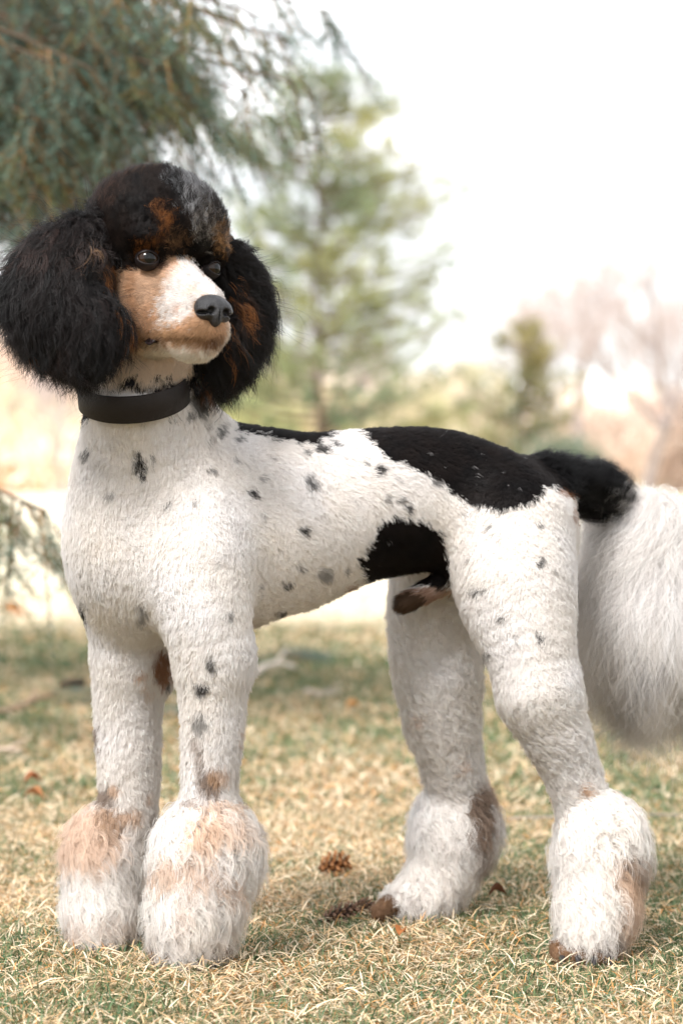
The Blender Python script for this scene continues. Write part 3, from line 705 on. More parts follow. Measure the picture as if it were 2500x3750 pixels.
# ---- dark lip fold at the corner of the mouth
o_ = np.array([0, 0, CAMZ]); lp = P(560, 1241, 2.66); sel = np.where(A['grp'] == GRPS.index('face'))[0]
sx_, sy_ = proj(V[sel]); dd_ = np.hypot(sx_ - 560, sy_ - 1241) + 400 * (V[sel][:, 1] - V[sel][:, 1].min()); kk = sel[np.argmin(dd_)]
lc = V[kk] + N[kk] * .0046; lu = hu; la = nrm(np.cross(lu, N[kk])); th = np.linspace(0, 2 * np.pi, 25)[:-1]; lr = []
for w_, z_ in ((1, -.0045), (.92, .0012), (.6, .0026), (.30, .0020), (.05, .0004)):
    lr.append(lc + (np.cos(th) * .0098 * w_)[:, None] * la + (np.sin(th) * .0040 * w_ * (1 + .2 * np.cos(th)))[:, None] * lu + N[kk] * z_)
np_mesh('lip', np.concatenate(lr), [(i_ * 24 + j_, i_ * 24 + (j_ + 1) % 24, (i_ + 1) * 24 + (j_ + 1) % 24, (i_ + 1) * 24 + j_) for i_ in range(4) for j_ in range(24)], plain('lip_skin', (.016, .009, .010), .42, .35, bump=.4, bscale=500), dog)

# ---- collar
M_COL = plain('collar_webbing', (.011, .008, .007), .6, .2, bump=.25, bscale=600, var=.12)
col_v = []; th = np.linspace(0, 2 * np.pi, 97)[:-1]
prof = [(-.0155, 0), (-.0165, .0012), (-.0155, .0026), (.0155, .0026), (.0165, .0012), (.0155, 0)]
for (z_, o_) in prof:
    rx, ry = .0625 + o_, .072 + o_
    col_v.append(CC + (np.cos(th) * rx)[:, None] * cu_ + (np.sin(th) * ry)[:, None] * cv_ + cax * z_)
npf = len(prof); cf = [(i * 96 + j, i * 96 + (j + 1) % 96, ((i + 1) % npf) * 96 + (j + 1) % 96, ((i + 1) % npf) * 96 + j) for i in range(npf) for j in range(96)]
collar = np_mesh('collar', np.concatenate(col_v), cf, M_COL, dog); collar['label'] = 'plain dark brown band collar'

# ---- claws
M_CLAW = plain('claw', (.03, .027, .027), .35, .4)
def claws(cx, cy, d, sp, r):
    for t in (-1.5, -.5, .5, 1.5):
        a_ = P(cx + t * sp, cy + 6, d + abs(t) * .008 - r * d / FPX * .8); b_ = P(cx + t * sp, cy + r * .9, d - .014 + abs(t) * .008 - r * d / FPX)
        v_ = []; tt = np.linspace(0, 6.283, 9)[:-1]
        for w_, rr in ((0, .0042), (.5, .0034), (1, .0012)):
            c_ = a_ * (1 - w_) + b_ * w_ + np.array([0, 0, .003 * math.sin(w_ * 3.1)]); v_.append(c_ + np.stack([np.cos(tt) * rr, 0 * tt, np.sin(tt) * rr], 1))
        f_ = [(i * 8 + j, i * 8 + (j + 1) % 8, (i + 1) * 8 + (j + 1) % 8, (i + 1) * 8 + j) for i in range(2) for j in range(8)]
        np_mesh('claw', np.concatenate(v_), f_, M_CLAW, dog)
claws(690, 3505, 2.735, 66, 40); claws(2145, 3503, 2.84, 58, 40); claws(372, 3462, 2.875, 56, 34)


# ------------------------------------------------------------------ mesh batches for plants
class MB:
    def __init__(self): self.V = []; self.F = []; self.C = []; self.n = 0
    def add(self, V, F, col=None):
        V = np.asarray(V, float).reshape(-1, 3); self.V.append(V); self.F.append(np.asarray(F).reshape(-1, 3) + self.n); self.n += len(V)
        self.C.append(np.ones((len(V), 3)) * (np.array([.3, .3, .3]) if col is None else col))
    def tube(self, pts, rad, sides=6, col=None):
        pts = np.asarray(pts, float); m = len(pts); t = nrm(np.gradient(pts, axis=0))
        r = np.array([0, 0, 1.0]) if abs(t[0][2]) < .9 else np.array([1.0, 0, 0])
        e1 = nrm(np.cross(t, r)); e2 = np.cross(t, e1); th = np.arange(sides) / sides * 6.283
        rad = np.broadcast_to(rad, (m,))
        V = pts[:, None] + (e1[:, None] * np.cos(th)[None, :, None] + e2[:, None] * np.sin(th)[None, :, None]) * rad[:, None, None]
        i, j = np.meshgrid(np.arange(m - 1), np.arange(sides), indexing='ij'); a = i * sides + j; b_ = i * sides + (j + 1) % sides; c = a + sides; d = b_ + sides
        F = np.concatenate([np.stack([a, b_, d], -1).reshape(-1, 3), np.stack([a, d, c], -1).reshape(-1, 3)])
        self.add(V, F, col)
    def needles(self, base, dirn, L, w, col):
        """thin triangles: base (n,3), direction, length, width"""
        n = len(base); s_ = nrm(np.cross(dirn, rng.normal(size=(n, 3)))) * (np.asarray(w) * np.ones(n))[:, None] * .5
        V = np.stack([base - s_, base + s_, base + dirn * (np.asarray(L) * np.ones(n))[:, None]], 1)
        self.add(V, np.arange(3 * n).reshape(n, 3), np.repeat(np.broadcast_to(col, (n, 3)), 3, axis=0))
    def build(self, name, mat, parent=None, smooth=False):
        return np_mesh(name, np.concatenate(self.V), np.concatenate(self.F), mat, parent, smooth=smooth, colors=np.concatenate(self.C))

M_LEAF = attr_mat('foliage', rough=.6, spec=.25, transl=.3)
M_BARK = attr_mat('bark', rough=.9, spec=.1)
def sstep(t): t = np.clip(t, 0, 1); return t * t * (3 - 2 * t)
FEET = [(*P(700, 3530, 2.75)[:2], P(700, 3530, 2.75)[2]), (*P(372, 3486, 2.89)[:2], P(372, 3486, 2.89)[2]), (*P(2160, 3532, 2.86)[:2], P(2160, 3532, 2.86)[2]), (*P(1500, 3362, 3.10)[:2], P(1500, 3362, 3.10)[2])]
def gz(x, y):
    x = np.asarray(x, float); y = np.asarray(y, float)
    z = -.014 + .484 * sstep((y - 10) / 50)
    w = 0; a = 0
    for fx, fy, fz in FEET:
        g = np.exp(-((x - fx) ** 2 + (y - fy) ** 2) / (2 * .10 ** 2)); w = w + g; a = a + g * fz
    near = np.exp(-((x) ** 2 + (y - 3) ** 2) / 8)
    z = z * (1 - np.clip(w, 0, 1)) + a / np.maximum(w, 1) if True else z
    return z + .006 * np.sin(x * 5.1 + 1) * np.sin(y * 4.3) * np.clip(1 - w, 0, 1)

# ---- ground sheet
xs = np.concatenate([-np.geomspace(900, 3, 14), np.linspace(-2.6, 2.6, 105), np.geomspace(3, 900, 14)])
ys = np.concatenate([np.array([-300, -60, -10, -2, 0, 1]), np.linspace(1.5, 6, 91), np.linspace(6.4, 62, 90), np.geomspace(66, 2200, 12)])
X_, Y_ = np.meshgrid(xs, ys, indexing='ij'); Z_ = gz(X_, Y_)
i, j = np.meshgrid(np.arange(len(xs) - 1), np.arange(len(ys) - 1), indexing='ij'); ny_ = len(ys); a_ = i * ny_ + j
M_GND, nt, b = new_mat('lawn_thatch')
N_ = nt.nodes; L_ = nt.links
tc = N_.new('ShaderNodeTexCoord'); sp = N_.new('ShaderNodeSeparateXYZ'); L_.new(tc.outputs['Object'], sp.inputs[0])
n1 = N_.new('ShaderNodeTexNoise'); n1.inputs['Scale'].default_value = 120; n1.inputs['Detail'].default_value = 4; L_.new(tc.outputs['Object'], n1.inputs['Vector'])
n2 = N_.new('ShaderNodeTexNoise'); n2.inputs['Scale'].default_value = 1.6; n2.inputs['Detail'].default_value = 5; L_.new(tc.outputs['Object'], n2.inputs['Vector'])
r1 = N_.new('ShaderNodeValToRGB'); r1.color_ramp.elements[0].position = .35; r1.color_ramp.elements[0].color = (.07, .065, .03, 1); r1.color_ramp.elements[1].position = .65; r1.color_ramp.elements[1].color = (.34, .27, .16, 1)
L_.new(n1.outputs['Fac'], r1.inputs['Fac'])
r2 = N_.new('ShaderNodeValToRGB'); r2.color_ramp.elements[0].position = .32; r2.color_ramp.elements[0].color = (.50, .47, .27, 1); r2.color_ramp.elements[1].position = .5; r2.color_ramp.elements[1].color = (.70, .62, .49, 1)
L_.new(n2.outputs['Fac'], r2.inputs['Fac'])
mr = N_.new('ShaderNodeMapRange'); mr.inputs['From Min'].default_value = 9.4; mr.inputs['From Max'].default_value = 11.0; L_.new(sp.outputs['Y'], mr.inputs['Value'])  # far lawn paler than the near: its sunlight is put into the colour
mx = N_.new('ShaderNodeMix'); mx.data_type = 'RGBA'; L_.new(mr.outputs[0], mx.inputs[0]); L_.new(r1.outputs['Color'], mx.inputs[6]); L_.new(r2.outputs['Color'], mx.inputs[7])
L_.new(mx.outputs[2], b.inputs['Base Color']); b.inputs['Roughness'].default_value = .95; b.inputs['Specular IOR Level'].default_value = .05
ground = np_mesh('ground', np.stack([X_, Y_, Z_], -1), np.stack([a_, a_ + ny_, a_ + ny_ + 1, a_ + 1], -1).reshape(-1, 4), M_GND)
tag(ground, 'dry winter lawn stretching flat to the far trees', kind='structure')

# ---- grass blades
def greenness(x, y):
    p = np.stack([x, y, 0 * x], 1)
    base = np.interp(y, [2, 3, 4.5, 6.5, 8, 9.5, 10.5, 12], [.54, .50, .42, .56, .72, .5, .10, .03])  # real green mix, raised before the far lawn to stand in for tree shade
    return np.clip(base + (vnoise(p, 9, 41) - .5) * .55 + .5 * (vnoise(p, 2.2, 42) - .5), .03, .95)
GB = MB()
def blades(n, y0, y1, wide, hmin, hmax, w, pw=1.0, flat=.5):
    y = y0 + (y1 - y0) * rng.random(n) ** pw; x = (rng.random(n) * 2 - 1) * (.15 * y + wide)
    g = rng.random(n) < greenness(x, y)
    z = gz(x, y); B = np.stack([x, y, z - .002], 1)
    az = rng.random(n) * 6.283; H_ = hmin + (hmax - hmin) * rng.random(n) ** 1.6
    lean = np.where(g, .25 + .6 * rng.random(n), .7 + .85 * rng.random(n) ** .7)        # angle from upright
    H_ = H_ * np.where(g, .8, 1.0)
    d = np.stack([np.cos(az) * np.sin(lean), np.sin(az) * np.sin(lean), np.cos(lean)], 1)
    hor = np.stack([np.cos(az), np.sin(az), 0 * az], 1)
    sd = np.stack([-np.sin(az), np.cos(az), 0 * az], 1)
    tw = rng.random(n) * 1.2 - .6; sd = sd * np.cos(tw)[:, None] + np.cross(d, sd) * np.sin(tw)[:, None]
    W = w * (.6 + .8 * rng.random(n))
    lift = np.where(g, 0, rng.random(n) ** 2 * .012)
    B[:, 2] += lift
    mid = B + d * (H_ * .55)[:, None] + hor * (H_ * .05)[:, None]
    tipv = B + d * H_[:, None] + hor * (H_ * .16)[:, None] - np.array([0, 0, 1]) * (H_ * .12)[:, None]
    V = np.stack([B - sd * W[:, None] / 2, B + sd * W[:, None] / 2, mid - sd * W[:, None] * .45, mid + sd * W[:, None] * .45, tipv], 1)
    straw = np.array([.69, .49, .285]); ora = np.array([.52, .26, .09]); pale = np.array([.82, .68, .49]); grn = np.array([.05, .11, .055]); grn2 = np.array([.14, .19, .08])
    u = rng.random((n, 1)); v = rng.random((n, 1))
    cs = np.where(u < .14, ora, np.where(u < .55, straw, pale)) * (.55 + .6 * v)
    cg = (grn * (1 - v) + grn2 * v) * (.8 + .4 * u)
    c = np.where(g[:, None], cg, cs); fy_ = np.clip((y - 9.6) / 1.2, 0, 1)[:, None]; c = c * (1 - fy_) + np.where(g[:, None], np.array([.52, .50, .26]), np.array([.74, .66, .53])) * fy_  # far blades turn pale too, sunlight painted into their colour
    F = np.arange(n)[:, None, None] * 5 + np.array([[0, 1, 3], [0, 3, 2], [2, 3, 4]])
    GB.add(V, F, np.repeat(c, 5, axis=0))
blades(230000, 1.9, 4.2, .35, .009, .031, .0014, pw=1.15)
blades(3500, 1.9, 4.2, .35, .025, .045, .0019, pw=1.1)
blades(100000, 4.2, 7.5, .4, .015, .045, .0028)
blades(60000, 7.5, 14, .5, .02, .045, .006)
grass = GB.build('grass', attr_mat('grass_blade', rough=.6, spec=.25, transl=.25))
tag(grass, 'short lawn grass, green blades mixed with dead straw', 'grass', kind='stuff')

# ---- needles on a shoot
def shoots(mb, B, D, L, nn, nl, nw, col, cvar=.2, twig=.0016, tcol=(.26, .14, .07), spread=1.0):
    """B (n,3) bases, D directions, L lengths; nn needles each"""
    n = len(B); t = rng.random((n, nn)); base = B[:, None] + D[:, None] * (t * L[:, None])[..., None] - np.array([0, 0, 1]) * (.25 * t * t * L[:, None])[..., None]
    e = nrm(rng.normal(size=(n, nn, 3))); e = nrm(e - (e * D[:, None]).sum(-1, keepdims=True) * D[:, None])
    nd = nrm(e * spread + D[:, None] * .75)
    c = np.repeat((np.asarray(col) * (1 + cvar * rng.normal(size=(n, 1))))[:, None], nn, 1) * (1 + .12 * rng.normal(size=(n, nn, 1)))
    mb.needles(base.reshape(-1, 3), nd.reshape(-1, 3), nl * (.7 + .5 * rng.random(n * nn)), nw, np.clip(c.reshape(-1, 3), .01, .8))
    s_ = nrm(np.cross(D, [0.1, .2, 1.0])) * twig; s2 = nrm(np.cross(D, s_)) * twig; E_ = B + D * L[:, None] - np.array([0, 0, 1]) * (.25 * L)[:, None]
    V = np.stack([B - s_, B + s_, B + s2, E_], 1); F = np.arange(n)[:, None, None] * 4 + np.array([[0, 1, 3], [1, 2, 3], [2, 0, 3]])
    mb.add(V, F, np.repeat(np.broadcast_to(np.asarray(tcol), (n, 3)), 4, axis=0))

# ---- the big blue spruce on the left
spruce = tag(empty('spruce_tree', (-2.35, 6.6, 0)), 'big blue spruce overhanging the dog from the left, drooping needled boughs', 'tree')
tr = MB(); zz = np.linspace(-.05, 9, 14)
tr.tube(np.stack([-2.35 + .02 * np.sin(zz * 2), 6.6 + 0 * zz, zz], 1), .17 * (1 - zz / 10) + .01, 12, col=(.13, .09, .065)); tr.build('trunk', M_BARK, spruce, True)
fol = MB()
def limb(tip, z0, hide=False, dens=1.0):
    a = np.array([-2.35, 6.6, z0]); tip = np.array(tip, float); m = 12; t = np.linspace(0, 1, m)[:, None]
    ctrl = a * .45 + tip * .55 + np.array([0, 0, .22 + .1 * rng.random()])
    pts = a * (1 - t) ** 2 + ctrl * 2 * t * (1 - t) + tip * t * t
    mb = MB(); mb.tube(pts, np.linspace(.016, .003, m), 5, col=(.09, .065, .045)); mb.build('limb', M_BARK, spruce, True)
    Ln = np.linalg.norm(tip - a)
    n = int(22 * Ln * dens); tt = .25 + .75 * rng.random(n) ** .8; tt[-1] = 1
    base = a * (1 - tt[:, None]) ** 2 + ctrl * 2 * (tt * (1 - tt))[:, None] + tip * (tt ** 2)[:, None]
    ax_ = nrm(tip - ctrl); side = nrm(np.cross(ax_, [0, 0, 1])); sg = np.where(rng.random(n) < .5, -1, 1)[:, None]
    D = nrm(ax_ * .75 + side * sg * (.35 + .6 * rng.random((n, 1))) + np.array([0, 0, -1]) * (.25 + .8 * rng.random((n, 1))))
    L = .12 + .16 * rng.random(n); inner = (tt < .5)[:, None]
    col = np.where(inner, np.array([.17, .145, .08]), np.array([.11, .17, .135]))
    col = np.where(rng.random((n, 1)) < .25, np.array([.13, .15, .07]), col)
    tcol = np.where(rng.random((n, 1)) < .5, np.array([.40, .21, .08]), np.array([.22, .13, .07]))
    shoots(fol, base, D, L, 84, .019, .0024, col, tcol=tcol, twig=.0032)
    for q in range(3):                                   # side shoots
        u = .2 + .6 * rng.random((n, 1)); B2 = base + D * u * L[:, None] - np.array([0, 0, 1]) * .25 * u * u * L[:, None]
        D2 = nrm(D * .7 + nrm(np.cross(D, [0, 0, 1])) * (1 if q % 2 else -1) * .75 + rng.normal(size=(n, 3)) * .15 + np.array([0, 0, -.2]))
        shoots(fol, B2, D2, L * .5, 34, .018, .0022, col * (1 + .1 * q), tcol=tcol, twig=.0022)
def T(px, py, d): return P(px, py, d)
tips = []
for k in range(60):                                       # the mass at the upper left
    px = rng.random() * 760 - 60; top = np.interp(px, [-60, 200, 520, 700], [760, 720, 590, 380]); py = -150 + (top + 90) * rng.random() ** .8
    tips.append((px, py, 4.9 + 1.3 * rng.random()))
tips += [(300, 690, 5.2), (520, 570, 5.3), (560, 500, 5.5), (420, 600, 5.4), (150, 740, 5.2), (60, 760, 5.0), (640, 420, 5.6), (690, 350, 5.2)]
for (px, py, d) in tips:
    p = T(px, py, d); limb(p, p[2] + .25 + .25 * rng.random())
for (px, py, d) in [(1075, 300, 5.3), (1030, 140, 5.5), (900, 330, 5.4), (870, 460, 5.8), (800, 200, 5.2), (760, 300, 5.7), (960, 60, 5.4), (1200, 40, 5.6), (700, 180, 5.9), (840, 60, 5.7), (930, 190, 5.9)]:
    p = T(px, py, d); limb(p, p[2] + .30, dens=.45)
for q_ in ((165, 1870, 4.9), (90, 1940, 5.0)): limb(T(*q_), .62, dens=1.0)
for k in range(34):                                       # the rest of the crown, above and to the left of the picture
    a = rng.random() * 6.283; z = 2.4 + 5.5 * rng.random(); r = 2.3 * (1 - z / 9.5) + .3
    limb((-2.35 + r * math.cos(a), 6.6 + r * math.sin(a), z - .5), z, dens=.5)
fo = fol.build('foliage', M_LEAF, spruce); fo['kind'] = 'stuff'

# ---- the young pine in the middle distance
def conifer(name, label, px, D, ytop, prof, nlimb, col1, col2, dens=1.0, zlow=.5, up=.5, nl=.085, nw=.006, group=None, tw=.05):
    x0 = (px - HX) * D / FPX; zb = float(gz(x0, D)); zt = CAMZ + (HY - ytop) * D / FPX
    t_ = tag(empty(name, (x0, D, zb)), label, 'tree', group)
    m = MB(); z = np.linspace(zb - .05, zt, 16); m.tube(np.stack([x0 + .03 * np.sin(z * 1.7), D + 0 * z, z], 1), tw * (1 - (z - zb) / (zt - zb) * .9), 7, col=(.15, .105, .08)); m.build('trunk', M_BARK, t_, True)
    lb = MB(); f = MB()
    for k in range(nlimb):
        h = (k + rng.random()) / nlimb; z0 = zb + zlow + (zt - zb - zlow) * h ** .9
        py = HY - (z0 - CAMZ) * FPX / D; r = np.interp(py, [q[0] for q in prof], [q[1] for q in prof]) * D / FPX * (.65 + .5 * rng.random())
        az = rng.random() * 6.283; e = np.array([math.cos(az), math.sin(az), 0]); m_ = 7; t = np.linspace(0, 1, m_)[:, None]
        pts = np.array([x0, D, z0]) + e * r * t + np.array([0, 0, 1]) * up * r * (t ** 2 * .9 - t * .12)
        lb.tube(pts, np.linspace(.014, .004, m_) * tw / .05, 4, col=(.17, .12, .09))
        n = max(3, int((5 + 9 * r) * dens)); tt = .2 + .8 * rng.random((n, 1))
        base = np.array([x0, D, z0]) + e * r * tt + np.array([0, 0, 1]) * up * r * (tt ** 2 * .9 - tt * .12) + rng.normal(size=(n, 3)) * .05
        Dn = nrm(e * .6 + np.array([0, 0, .7]) + rng.normal(size=(n, 3)) * .5)
        w = np.clip(vnoise(base, 1.3, 51)[:, None] * 1.6 - .3, 0, 1); col = np.array(col1) * (1 - w) + np.array(col2) * w
        shoots(f, base, Dn, .10 + .14 * rng.random(n), 34, nl, nw, col, cvar=.15, twig=.004, spread=.9)
    lb.build('limbs', M_BARK, t_, True); fo_ = f.build('foliage', M_LEAF, t_); fo_['kind'] = 'stuff'
    return t_
conifer('pine_tree', 'young open-crowned pine with visible slim trunk, standing behind the dog\'s back', 1165, 28, 285,
        [(250, 80), (400, 230), (600, 370), (900, 540), (1200, 570), (1700, 560)], 205, (.36, .36, .14), (.20, .27, .17), dens=.95, zlow=.5, up=.35, nl=.09, nw=.008)
conifer('pine_tree', 'small dark green conifer between the tall pine and the pale bare trees', 1915, 42, 1190, [(1190, 50), (1350, 150), (1500, 230), (1700, 210)], 95, (.36, .32, .14), (.10, .15, .08), dens=.8, zlow=.2, nl=.10, nw=.010, tw=.06)

# ---- shrubs and bare trees
def shrub(label, px, D, ytop, wpx, col1, col2, n=900, ls=.07, cat='shrub', name='shrub', ybot=None):
    x0 = (px - HX) * D / FPX; zb = float(gz(x0, D)); h = CAMZ + (HY - ytop) * D / FPX - zb; w = wpx * D / FPX / 2
    t_ = tag(empty(name, (x0, D, zb)), label, cat)
    st = MB()
    for k in range(14):
        a = rng.random() * 6.283; r = w * .8 * rng.random(); hh = h * (.6 + .4 * rng.random()); t = np.linspace(0, 1, 6)[:, None]
        st.tube(np.array([x0, D, zb - .03]) + np.array([math.cos(a) * r, math.sin(a) * r, 0]) * t ** .8 + np.array([0, 0, hh]) * t, np.linspace(.02, .005, 6), 4, col=(.20, .14, .11))
    st.build('stem', M_BARK, t_, True)
    f = MB(); u = nrm(rng.normal(size=(n, 3))) * (rng.random((n, 1)) ** .4); bump = .75 + .5 * vnoise(u * 1.0 + px, 2.2, 61)[:, None]
    B = np.array([x0, D, zb + h * .52]) + u * np.array([w, w, h * .5]) * bump
    wv = vnoise(B, 1.1, 62)[:, None]; col = np.array(col1) * (1 - wv) + np.array(col2) * wv
    nn = 7; B = np.repeat(B, nn, 0) + rng.normal(size=(n * nn, 3)) * .09; Dn = nrm(rng.normal(size=(n * nn, 3)) + np.array([0, 0, .6]))
    f.needles(B, Dn, ls * (1 + rng.random(n * nn)), ls * .35, np.repeat(col, nn, 0) * (1 + .15 * rng.normal(size=(n * nn, 1))))
    o = f.build('foliage', M_LEAF, t_); o['kind'] = 'stuff'
YG = (.60, .58, .31); YG2 = (.48, .49, .27); PK = (.72, .57, .47); PK2 = (.80, .70, .61); DG = (.12, .16, .10)
shrub('yellow-green shrub low behind the dog\'s neck, left of the pine trunk', 880, 36, 1330, 420, YG, YG2, 900, .10)
shrub('yellow-green shrub around the foot of the pine trunk', 1180, 38, 1400, 380, YG, PK, 700, .10)
shrub('olive shrub right of the pine foot above the black saddle', 1480, 40, 1420, 420, YG2, PK, 700, .10)
shrub('low blue-green juniper above the tail root', 2060, 37, 1610, 300, (.16, .20, .14), (.20, .24, .17), 500, .10)
shrub('pinkish twiggy thicket at the left edge under the ear', 60, 165, 1170, 640, PK, PK2, 2600, .45)
shrub('pinkish thicket just left of the dog\'s chest', 360, 175, 1240, 560, PK2, PK, 2200, .45)
shrub('tan thicket between the two conifers', 1690, 62, 1330, 420, PK2, YG2, 1300, .16)
shrub('tan-pink bush low behind the tail puff', 2180, 60, 1520, 500, PK, PK2, 1500, .16)
shrub('rosy brown bush at the right edge beyond the tail', 2470, 64, 1430, 420, PK2, (.60, .46, .39), 1600, .16)

def bare_tree(label, px, D, ytop, trunk_r, col, levels=5, seed=0, spreadf=.55):
    r_ = np.random.default_rng(seed); x0 = (px - HX) * D / FPX; zb = float(gz(x0, D)); h = CAMZ + (HY - ytop) * D / FPX - zb
    t_ = tag(empty('bare_tree', (x0, D, zb)), label, 'tree')
    tk = MB(); br = MB()
    def rec(p, d, L, r, lv):
        m = 4; t = np.linspace(0, 1, m)[:, None]; bend = r_.normal(size=3) * .12
        pts = p + d * L * t + bend * L * t * t; (tk if lv == 0 else br).tube(pts, np.linspace(r, r * .62, m), 6 if lv < 2 else 3, col=np.array(col) * (1 + .15 * lv))
        if lv == levels:
            n = 7; br.needles(np.repeat(pts[-1:], n, 0), nrm(d + r_.normal(size=(n, 3)) * .6), L * .9, r * 1.7, np.array(col) * 1.8)
            return
        for k in range(3 if lv < 4 else 2 + (r_.random() < .6)):
            q = pts[-1] if k == 0 else pts[1 + (k % 2)] * .4 + pts[-1] * .6
            nd = nrm(d + nrm(r_.normal(size=3)) * (spreadf * (.5 if k == 0 else 1.2)) + np.array([0, 0, .12])); rec(q, nd, L * (.68 + .12 * r_.random()), r * .6, lv + 1)
    rec(np.array([x0, D, zb - .05]), np.array([0, 0, 1.0]), h * .30, trunk_r, 0)
    tk.build('trunk', M_BARK, t_, True); br.build('branches', M_BARK, t_)
BT = (.27, .23, .22)
for (lab, px, D, yt, tr_, sd) in (('tall pale bare tree at the right edge with a brown lower trunk', 2370, 46, 880, .13, 3), ('pale bare tree between the small conifer and the right edge tree', 2130, 58, 900, .13, 4),
                                  ('faint bare tree just right of the small conifer', 1990, 72, 1020, .12, 5), ('bare tree cut by the right edge of the picture', 2560, 60, 900, .13, 6),
                                  ('faint bare tree seen through the tall pine', 1330, 74, 1150, .10, 7), ('faint bare tree left of the tall pine above the ear', 960, 76, 1160, .10, 8), ('thin bare tree left of the dog\'s chest', 230, 58, 1260, .08, 9)):
    bare_tree(lab, px, D, yt, tr_, BT, seed=sd, levels=6)
wood = MB(); n = 16000                                     # the far wood that closes the lawn
wx_ = (rng.random(n) * 2 - 1) * 62; wy_ = 98 + 26 * rng.random(n); top = 2.2 + 3.4 * vnoise(np.stack([wx_, wy_ * .3, 0 * wx_], 1), .12, 71) + 1.3 * vnoise(np.stack([wx_, wy_, 0 * wx_], 1), .7, 72)
B = np.stack([wx_, wy_, gz(wx_, wy_) + top * rng.random(n) ** .8], 1)
wv = vnoise(B, .13, 73)[:, None]; colw = np.where(wv > .62, np.array([.58, .56, .36]), np.array([.78, .66, .57])) * (.8 + .4 * rng.random((n, 1)))
wood.needles(B, nrm(rng.normal(size=(n, 3)) * .5 + np.array([0, 0, 1])), .9, .30, colw)
tag(wood.build('far_wood', M_LEAF), 'hazy pinkish far wood closing the lawn', 'wood', kind='stuff')

# ---- the far shed at the left edge
sx0 = (100 - HX) * 150 / FPX
shed = tag(empty('shed', (sx0, 150, .45)), 'far orange-brown shed with teal window and white door at the left edge', 'building')
def boxm(name, lo_, hi_, mat, parent):
    (x0, y0, z0), (x1, y1, z1) = lo_, hi_
    return np_mesh(name, [(x0, y0, z0), (x1, y0, z0), (x1, y1, z0), (x0, y1, z0), (x0, y0, z1), (x1, y0, z1), (x1, y1, z1), (x0, y1, z1)], [(0, 3, 2, 1), (4, 5, 6, 7), (0, 1, 5, 4), (1, 2, 6, 5), (2, 3, 7, 6), (3, 0, 4, 7)], mat, parent, smooth=False)
boxm('wall', (sx0 - 2.2, 150, .40), (sx0 + .9, 153, 2.35), plain('shed_boards', (.42, .17, .07), .8), shed)
boxm('window', (sx0 - .55, 149.9, 1.0), (sx0 + .35, 150.05, 1.9), plain('teal_glass', (.05, .14, .15), .2, .5), shed)
boxm('door', (sx0 + .9, 150.3, .40), (sx0 + 3.0, 153, 2.15), plain('white_door', (.62, .58, .56), .6), shed)
np_mesh('roof', [(sx0 - 2.5, 149.6, 2.3), (sx0 + 3.2, 149.6, 2.3), (sx0 + 3.2, 151.5, 3.1), (sx0 - 2.5, 151.5, 3.1), (sx0 + 3.2, 153.4, 2.3), (sx0 - 2.5, 153.4, 2.3)], [(0, 1, 2, 3), (3, 2, 4, 5)], plain('shed_roof', (.16, .13, .12), .8), shed, smooth=False)

# ---- litter on the lawn
def G(px, py, lift=0.0):
    """the lawn point seen at this place of the photograph"""
    d = 3.0
    for _ in range(30):
        p = P(px, py, d); d = max(1.5, d + (p[2] - float(gz(p[0], p[1]))) * FPX / (py - HY) * .9)
    p = P(px, py, d); p[2] = float(gz(p[0], p[1])) + lift
    return p
M_CONE = attr_mat('cone_scale', rough=.7, spec=.2)
def pine_cone(px, py, length, wid, ang, label, col, tipc, opened=.5):
    c = G(px, py, wid * .35 + .004); t_ = tag(empty('pine_cone', c), label, 'pine cone')
    ax_ = np.array([math.cos(ang), .25, math.sin(ang)]); ax_ = nrm(ax_); e1 = nrm(np.cross(ax_, [0, 0, 1])); e2 = np.cross(ax_, e1)
    core = MB(); t = np.linspace(-.5, .5, 8); core.tube(c + ax_ * (t * length)[:, None], wid * .22 * np.sqrt(np.clip(1 - (2 * t) ** 2 * .9, .05, 1)), 7, col=np.array(col) * .4); core.build('core', M_CONE, t_, True)
    sc_m = None; n = 46
    m = MB()
    for k in range(n):
        u = k / n; a = k * 2.3999; s = (u - .5) * length * .92; r = wid * .5 * math.sqrt(max(.12, 1 - (2 * u - 1) ** 2 * .85)); e = e1 * math.cos(a) + e2 * math.sin(a); sd = np.cross(ax_, e)
        b0 = c + ax_ * s + e * r * .3; tip = c + ax_ * (s + length * (.10 - opened * .03)) + e * r * (.85 + .35 * opened); w_ = wid * .17
        V_ = [b0 - sd * w_ * .5, b0 + sd * w_ * .5, tip - sd * w_ - e * .001, tip + sd * w_ - e * .001, tip + ax_ * w_ * .5 + e * .0012, tip - ax_ * w_ * .25 + e * .0015]
        m.add(V_, [(0, 1, 3), (0, 3, 2), (2, 3, 4), (0, 2, 5), (1, 3, 5), (2, 4, 5), (3, 4, 5)], np.array([np.array(col) * .5] * 2 + [np.array(col)] * 2 + [np.array(tipc)] * 2) * (.8 + .4 * rng.random()))
    o = m.build('scales', M_CONE, t_); o['kind'] = 'stuff'
pine_cone(1222, 3212, .046, .034, .15, 'short opened orange-brown pine cone between the dog\'s legs, farther from the camera', (.30, .12, .045), (.42, .20, .08), 1.0)
pine_cone(1236, 3385, .052, .024, .32, 'long closed dark brown cone lying nearest the camera, near the far hind paw', (.10, .055, .038), (.24, .14, .09), .3)
pine_cone(1338, 3352, .026, .022, -.5, 'small broken brown cone against the tip of the far hind paw', (.14, .08, .05), (.26, .15, .09), .6)
pine_cone(262, 2532, .075, .040, .1, 'dark cone in the shaded grass left of the far foreleg', (.05, .035, .03), (.10, .07, .05), .5)
M_DLEAF = attr_mat('dead_leaf', rough=.7, spec=.15, transl=.2)
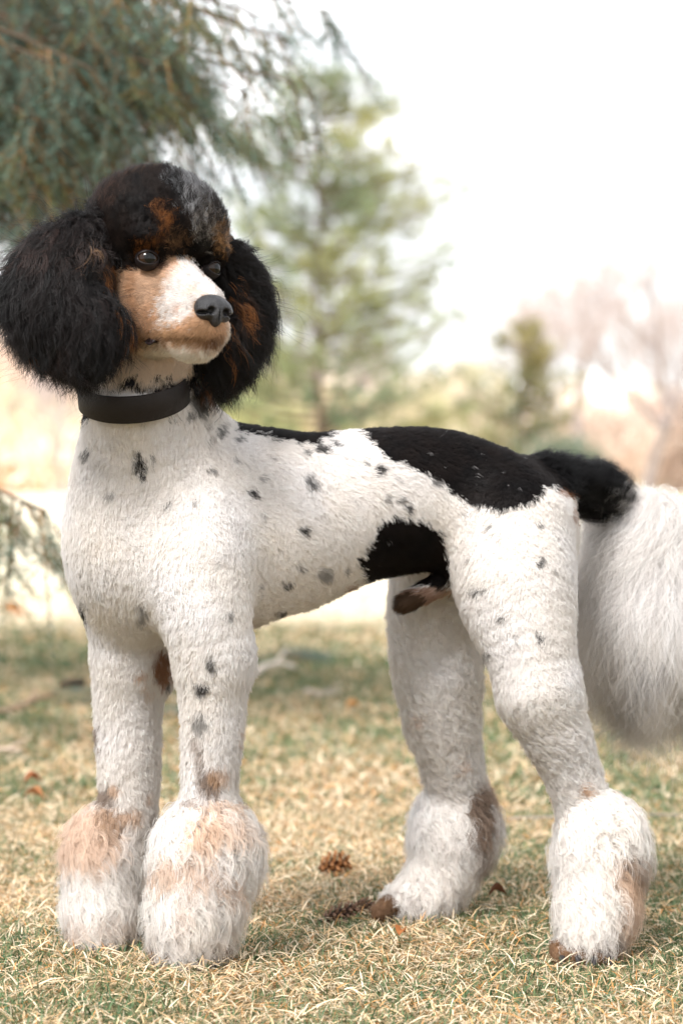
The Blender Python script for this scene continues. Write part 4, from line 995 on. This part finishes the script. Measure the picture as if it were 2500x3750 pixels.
def dead_leaf(px, py, size, label, col, ang=0.0, curl=.5):
    c = G(px, py, .016); n = 9; t = np.linspace(0, 1, n); w = np.sin(np.pi * t ** .8) * .36 + .01; V_ = []
    for i_ in range(n):
        for s_ in (-1, -.5, 0, .5, 1):
            x = (t[i_] - .5) * size; y = s_ * w[i_] * size; z = (abs(s_) ** 2) * curl * w[i_] * size + .25 * curl * size * math.sin(3.1 * t[i_]) + .06 * size * math.sin(7 * t[i_] + 3 * s_)
            V_.append(c + np.array([x * math.cos(ang) - y * math.sin(ang), x * math.sin(ang) + y * math.cos(ang), z]))
    F_ = [f for i_ in range(n - 1) for j_ in range(4) for f in ((i_ * 5 + j_, i_ * 5 + j_ + 1, i_ * 5 + j_ + 6), (i_ * 5 + j_, i_ * 5 + j_ + 6, i_ * 5 + j_ + 5))]
    m = MB(); m.add(V_, F_, np.array(col)); o = m.build('dead_leaf', M_DLEAF, None, True); tag(o, label, 'leaf', 'dead leaves scattered on the lawn')
dead_leaf(1822, 3322, .024, 'dark brown curled leaf on the grass between the hind paws', (.13, .055, .03), .1, 1.0)
dead_leaf(120, 2895, .034, 'reddish brown leaf left of the far forepaw, the upper of two', (.28, .10, .045), .4, .9)
dead_leaf(125, 2955, .038, 'orange-brown leaf left of the far forepaw, the lower of two', (.34, .15, .065), -.2, .8)
dead_leaf(2035, 2975, .022, 'small rust leaf peeping out beside the near hind bracelet', (.30, .12, .04), .9, .9)
dead_leaf(1290, 2612, .034, 'small orange leaf in the blurred grass under the belly', (.62, .30, .10), .2, .8)
dead_leaf(30, 2265, .16, 'bright orange leaf litter at the left edge of the sunny lawn', (.55, .24, .08), 0, .5)
dead_leaf(1470, 3470, .02, 'tiny rust leaf in the grass in front of the far hind paw', (.32, .12, .04), 1.2, .9)
def stick(pxs, rad, label, col, lift=.015):
    pts = catmull(np.array([G(a, b) + np.array([0, 0, lift]) for a, b in pxs]), 5); m = MB(); m.tube(pts, np.linspace(rad, rad * .6, len(pts)), 6, col=col)
    k = len(pts) // 2; m.tube([pts[k], pts[k] + nrm(pts[-1] - pts[0]) * rad * 9 + np.array([0, .03, rad * 4])], [rad * .6, rad * .3], 5, col=col)
    tag(m.build('stick', M_BARK, None, True), label, 'stick', 'sticks lying on the lawn')
stick([(-60, 2645), (60, 2612), (130, 2580), (200, 2562)], .008, 'brown stick slanting at the left edge, level with the far elbow', (.32, .22, .15))
stick([(-60, 2772), (20, 2770), (80, 2778)], .006, 'short pale stick at the left edge below the brown one', (.42, .33, .26))
stick([(925, 2508), (975, 2475), (1030, 2466), (1085, 2482)], .010, 'pale curved branch in the grass behind the near elbow', (.60, .52, .45), .03)
stick([(1120, 2545), (1180, 2560), (1250, 2552)], .007, 'faint pale twig right of the curved branch', (.50, .42, .36), .012)
stick([(1850, 3022), (2000, 3015), (2200, 3012), (2400, 3006), (2560, 3012)], .0022, 'thin grey twig running behind the near hind leg to the right edge', (.24, .21, .19), .010)
def sprig(px, py, label, n=7):
    c = G(px, py, .02); t_ = tag(empty('spruce_sprig', c), label, 'sprig', 'fallen spruce sprigs')
    m = MB(); B = c + np.stack([(rng.random(n) - .5) * .22, (rng.random(n) - .5) * .2, rng.random(n) * .02], 1); az = rng.random(n) * .9 - .45
    shoots(m, B, np.stack([np.cos(az), np.sin(az), .15 + 0 * az], 1), .10 + .08 * rng.random(n), 60, .018, .0026, np.array([.13, .18, .15]) * np.ones((n, 1)), twig=.003)
    o = m.build('needles', M_LEAF, t_); o['kind'] = 'stuff'
sprig(300, 2590, 'blue-green spruce sprig in the grass left of the far foreleg'); sprig(620, 2660, 'grey-green spruce sprig seen between the two forelegs')
sprig(1040, 2425, 'blue-green spruce sprig under the belly above the curved branch', 9); sprig(950, 2445, 'dark spruce sprig behind the near elbow', 8)
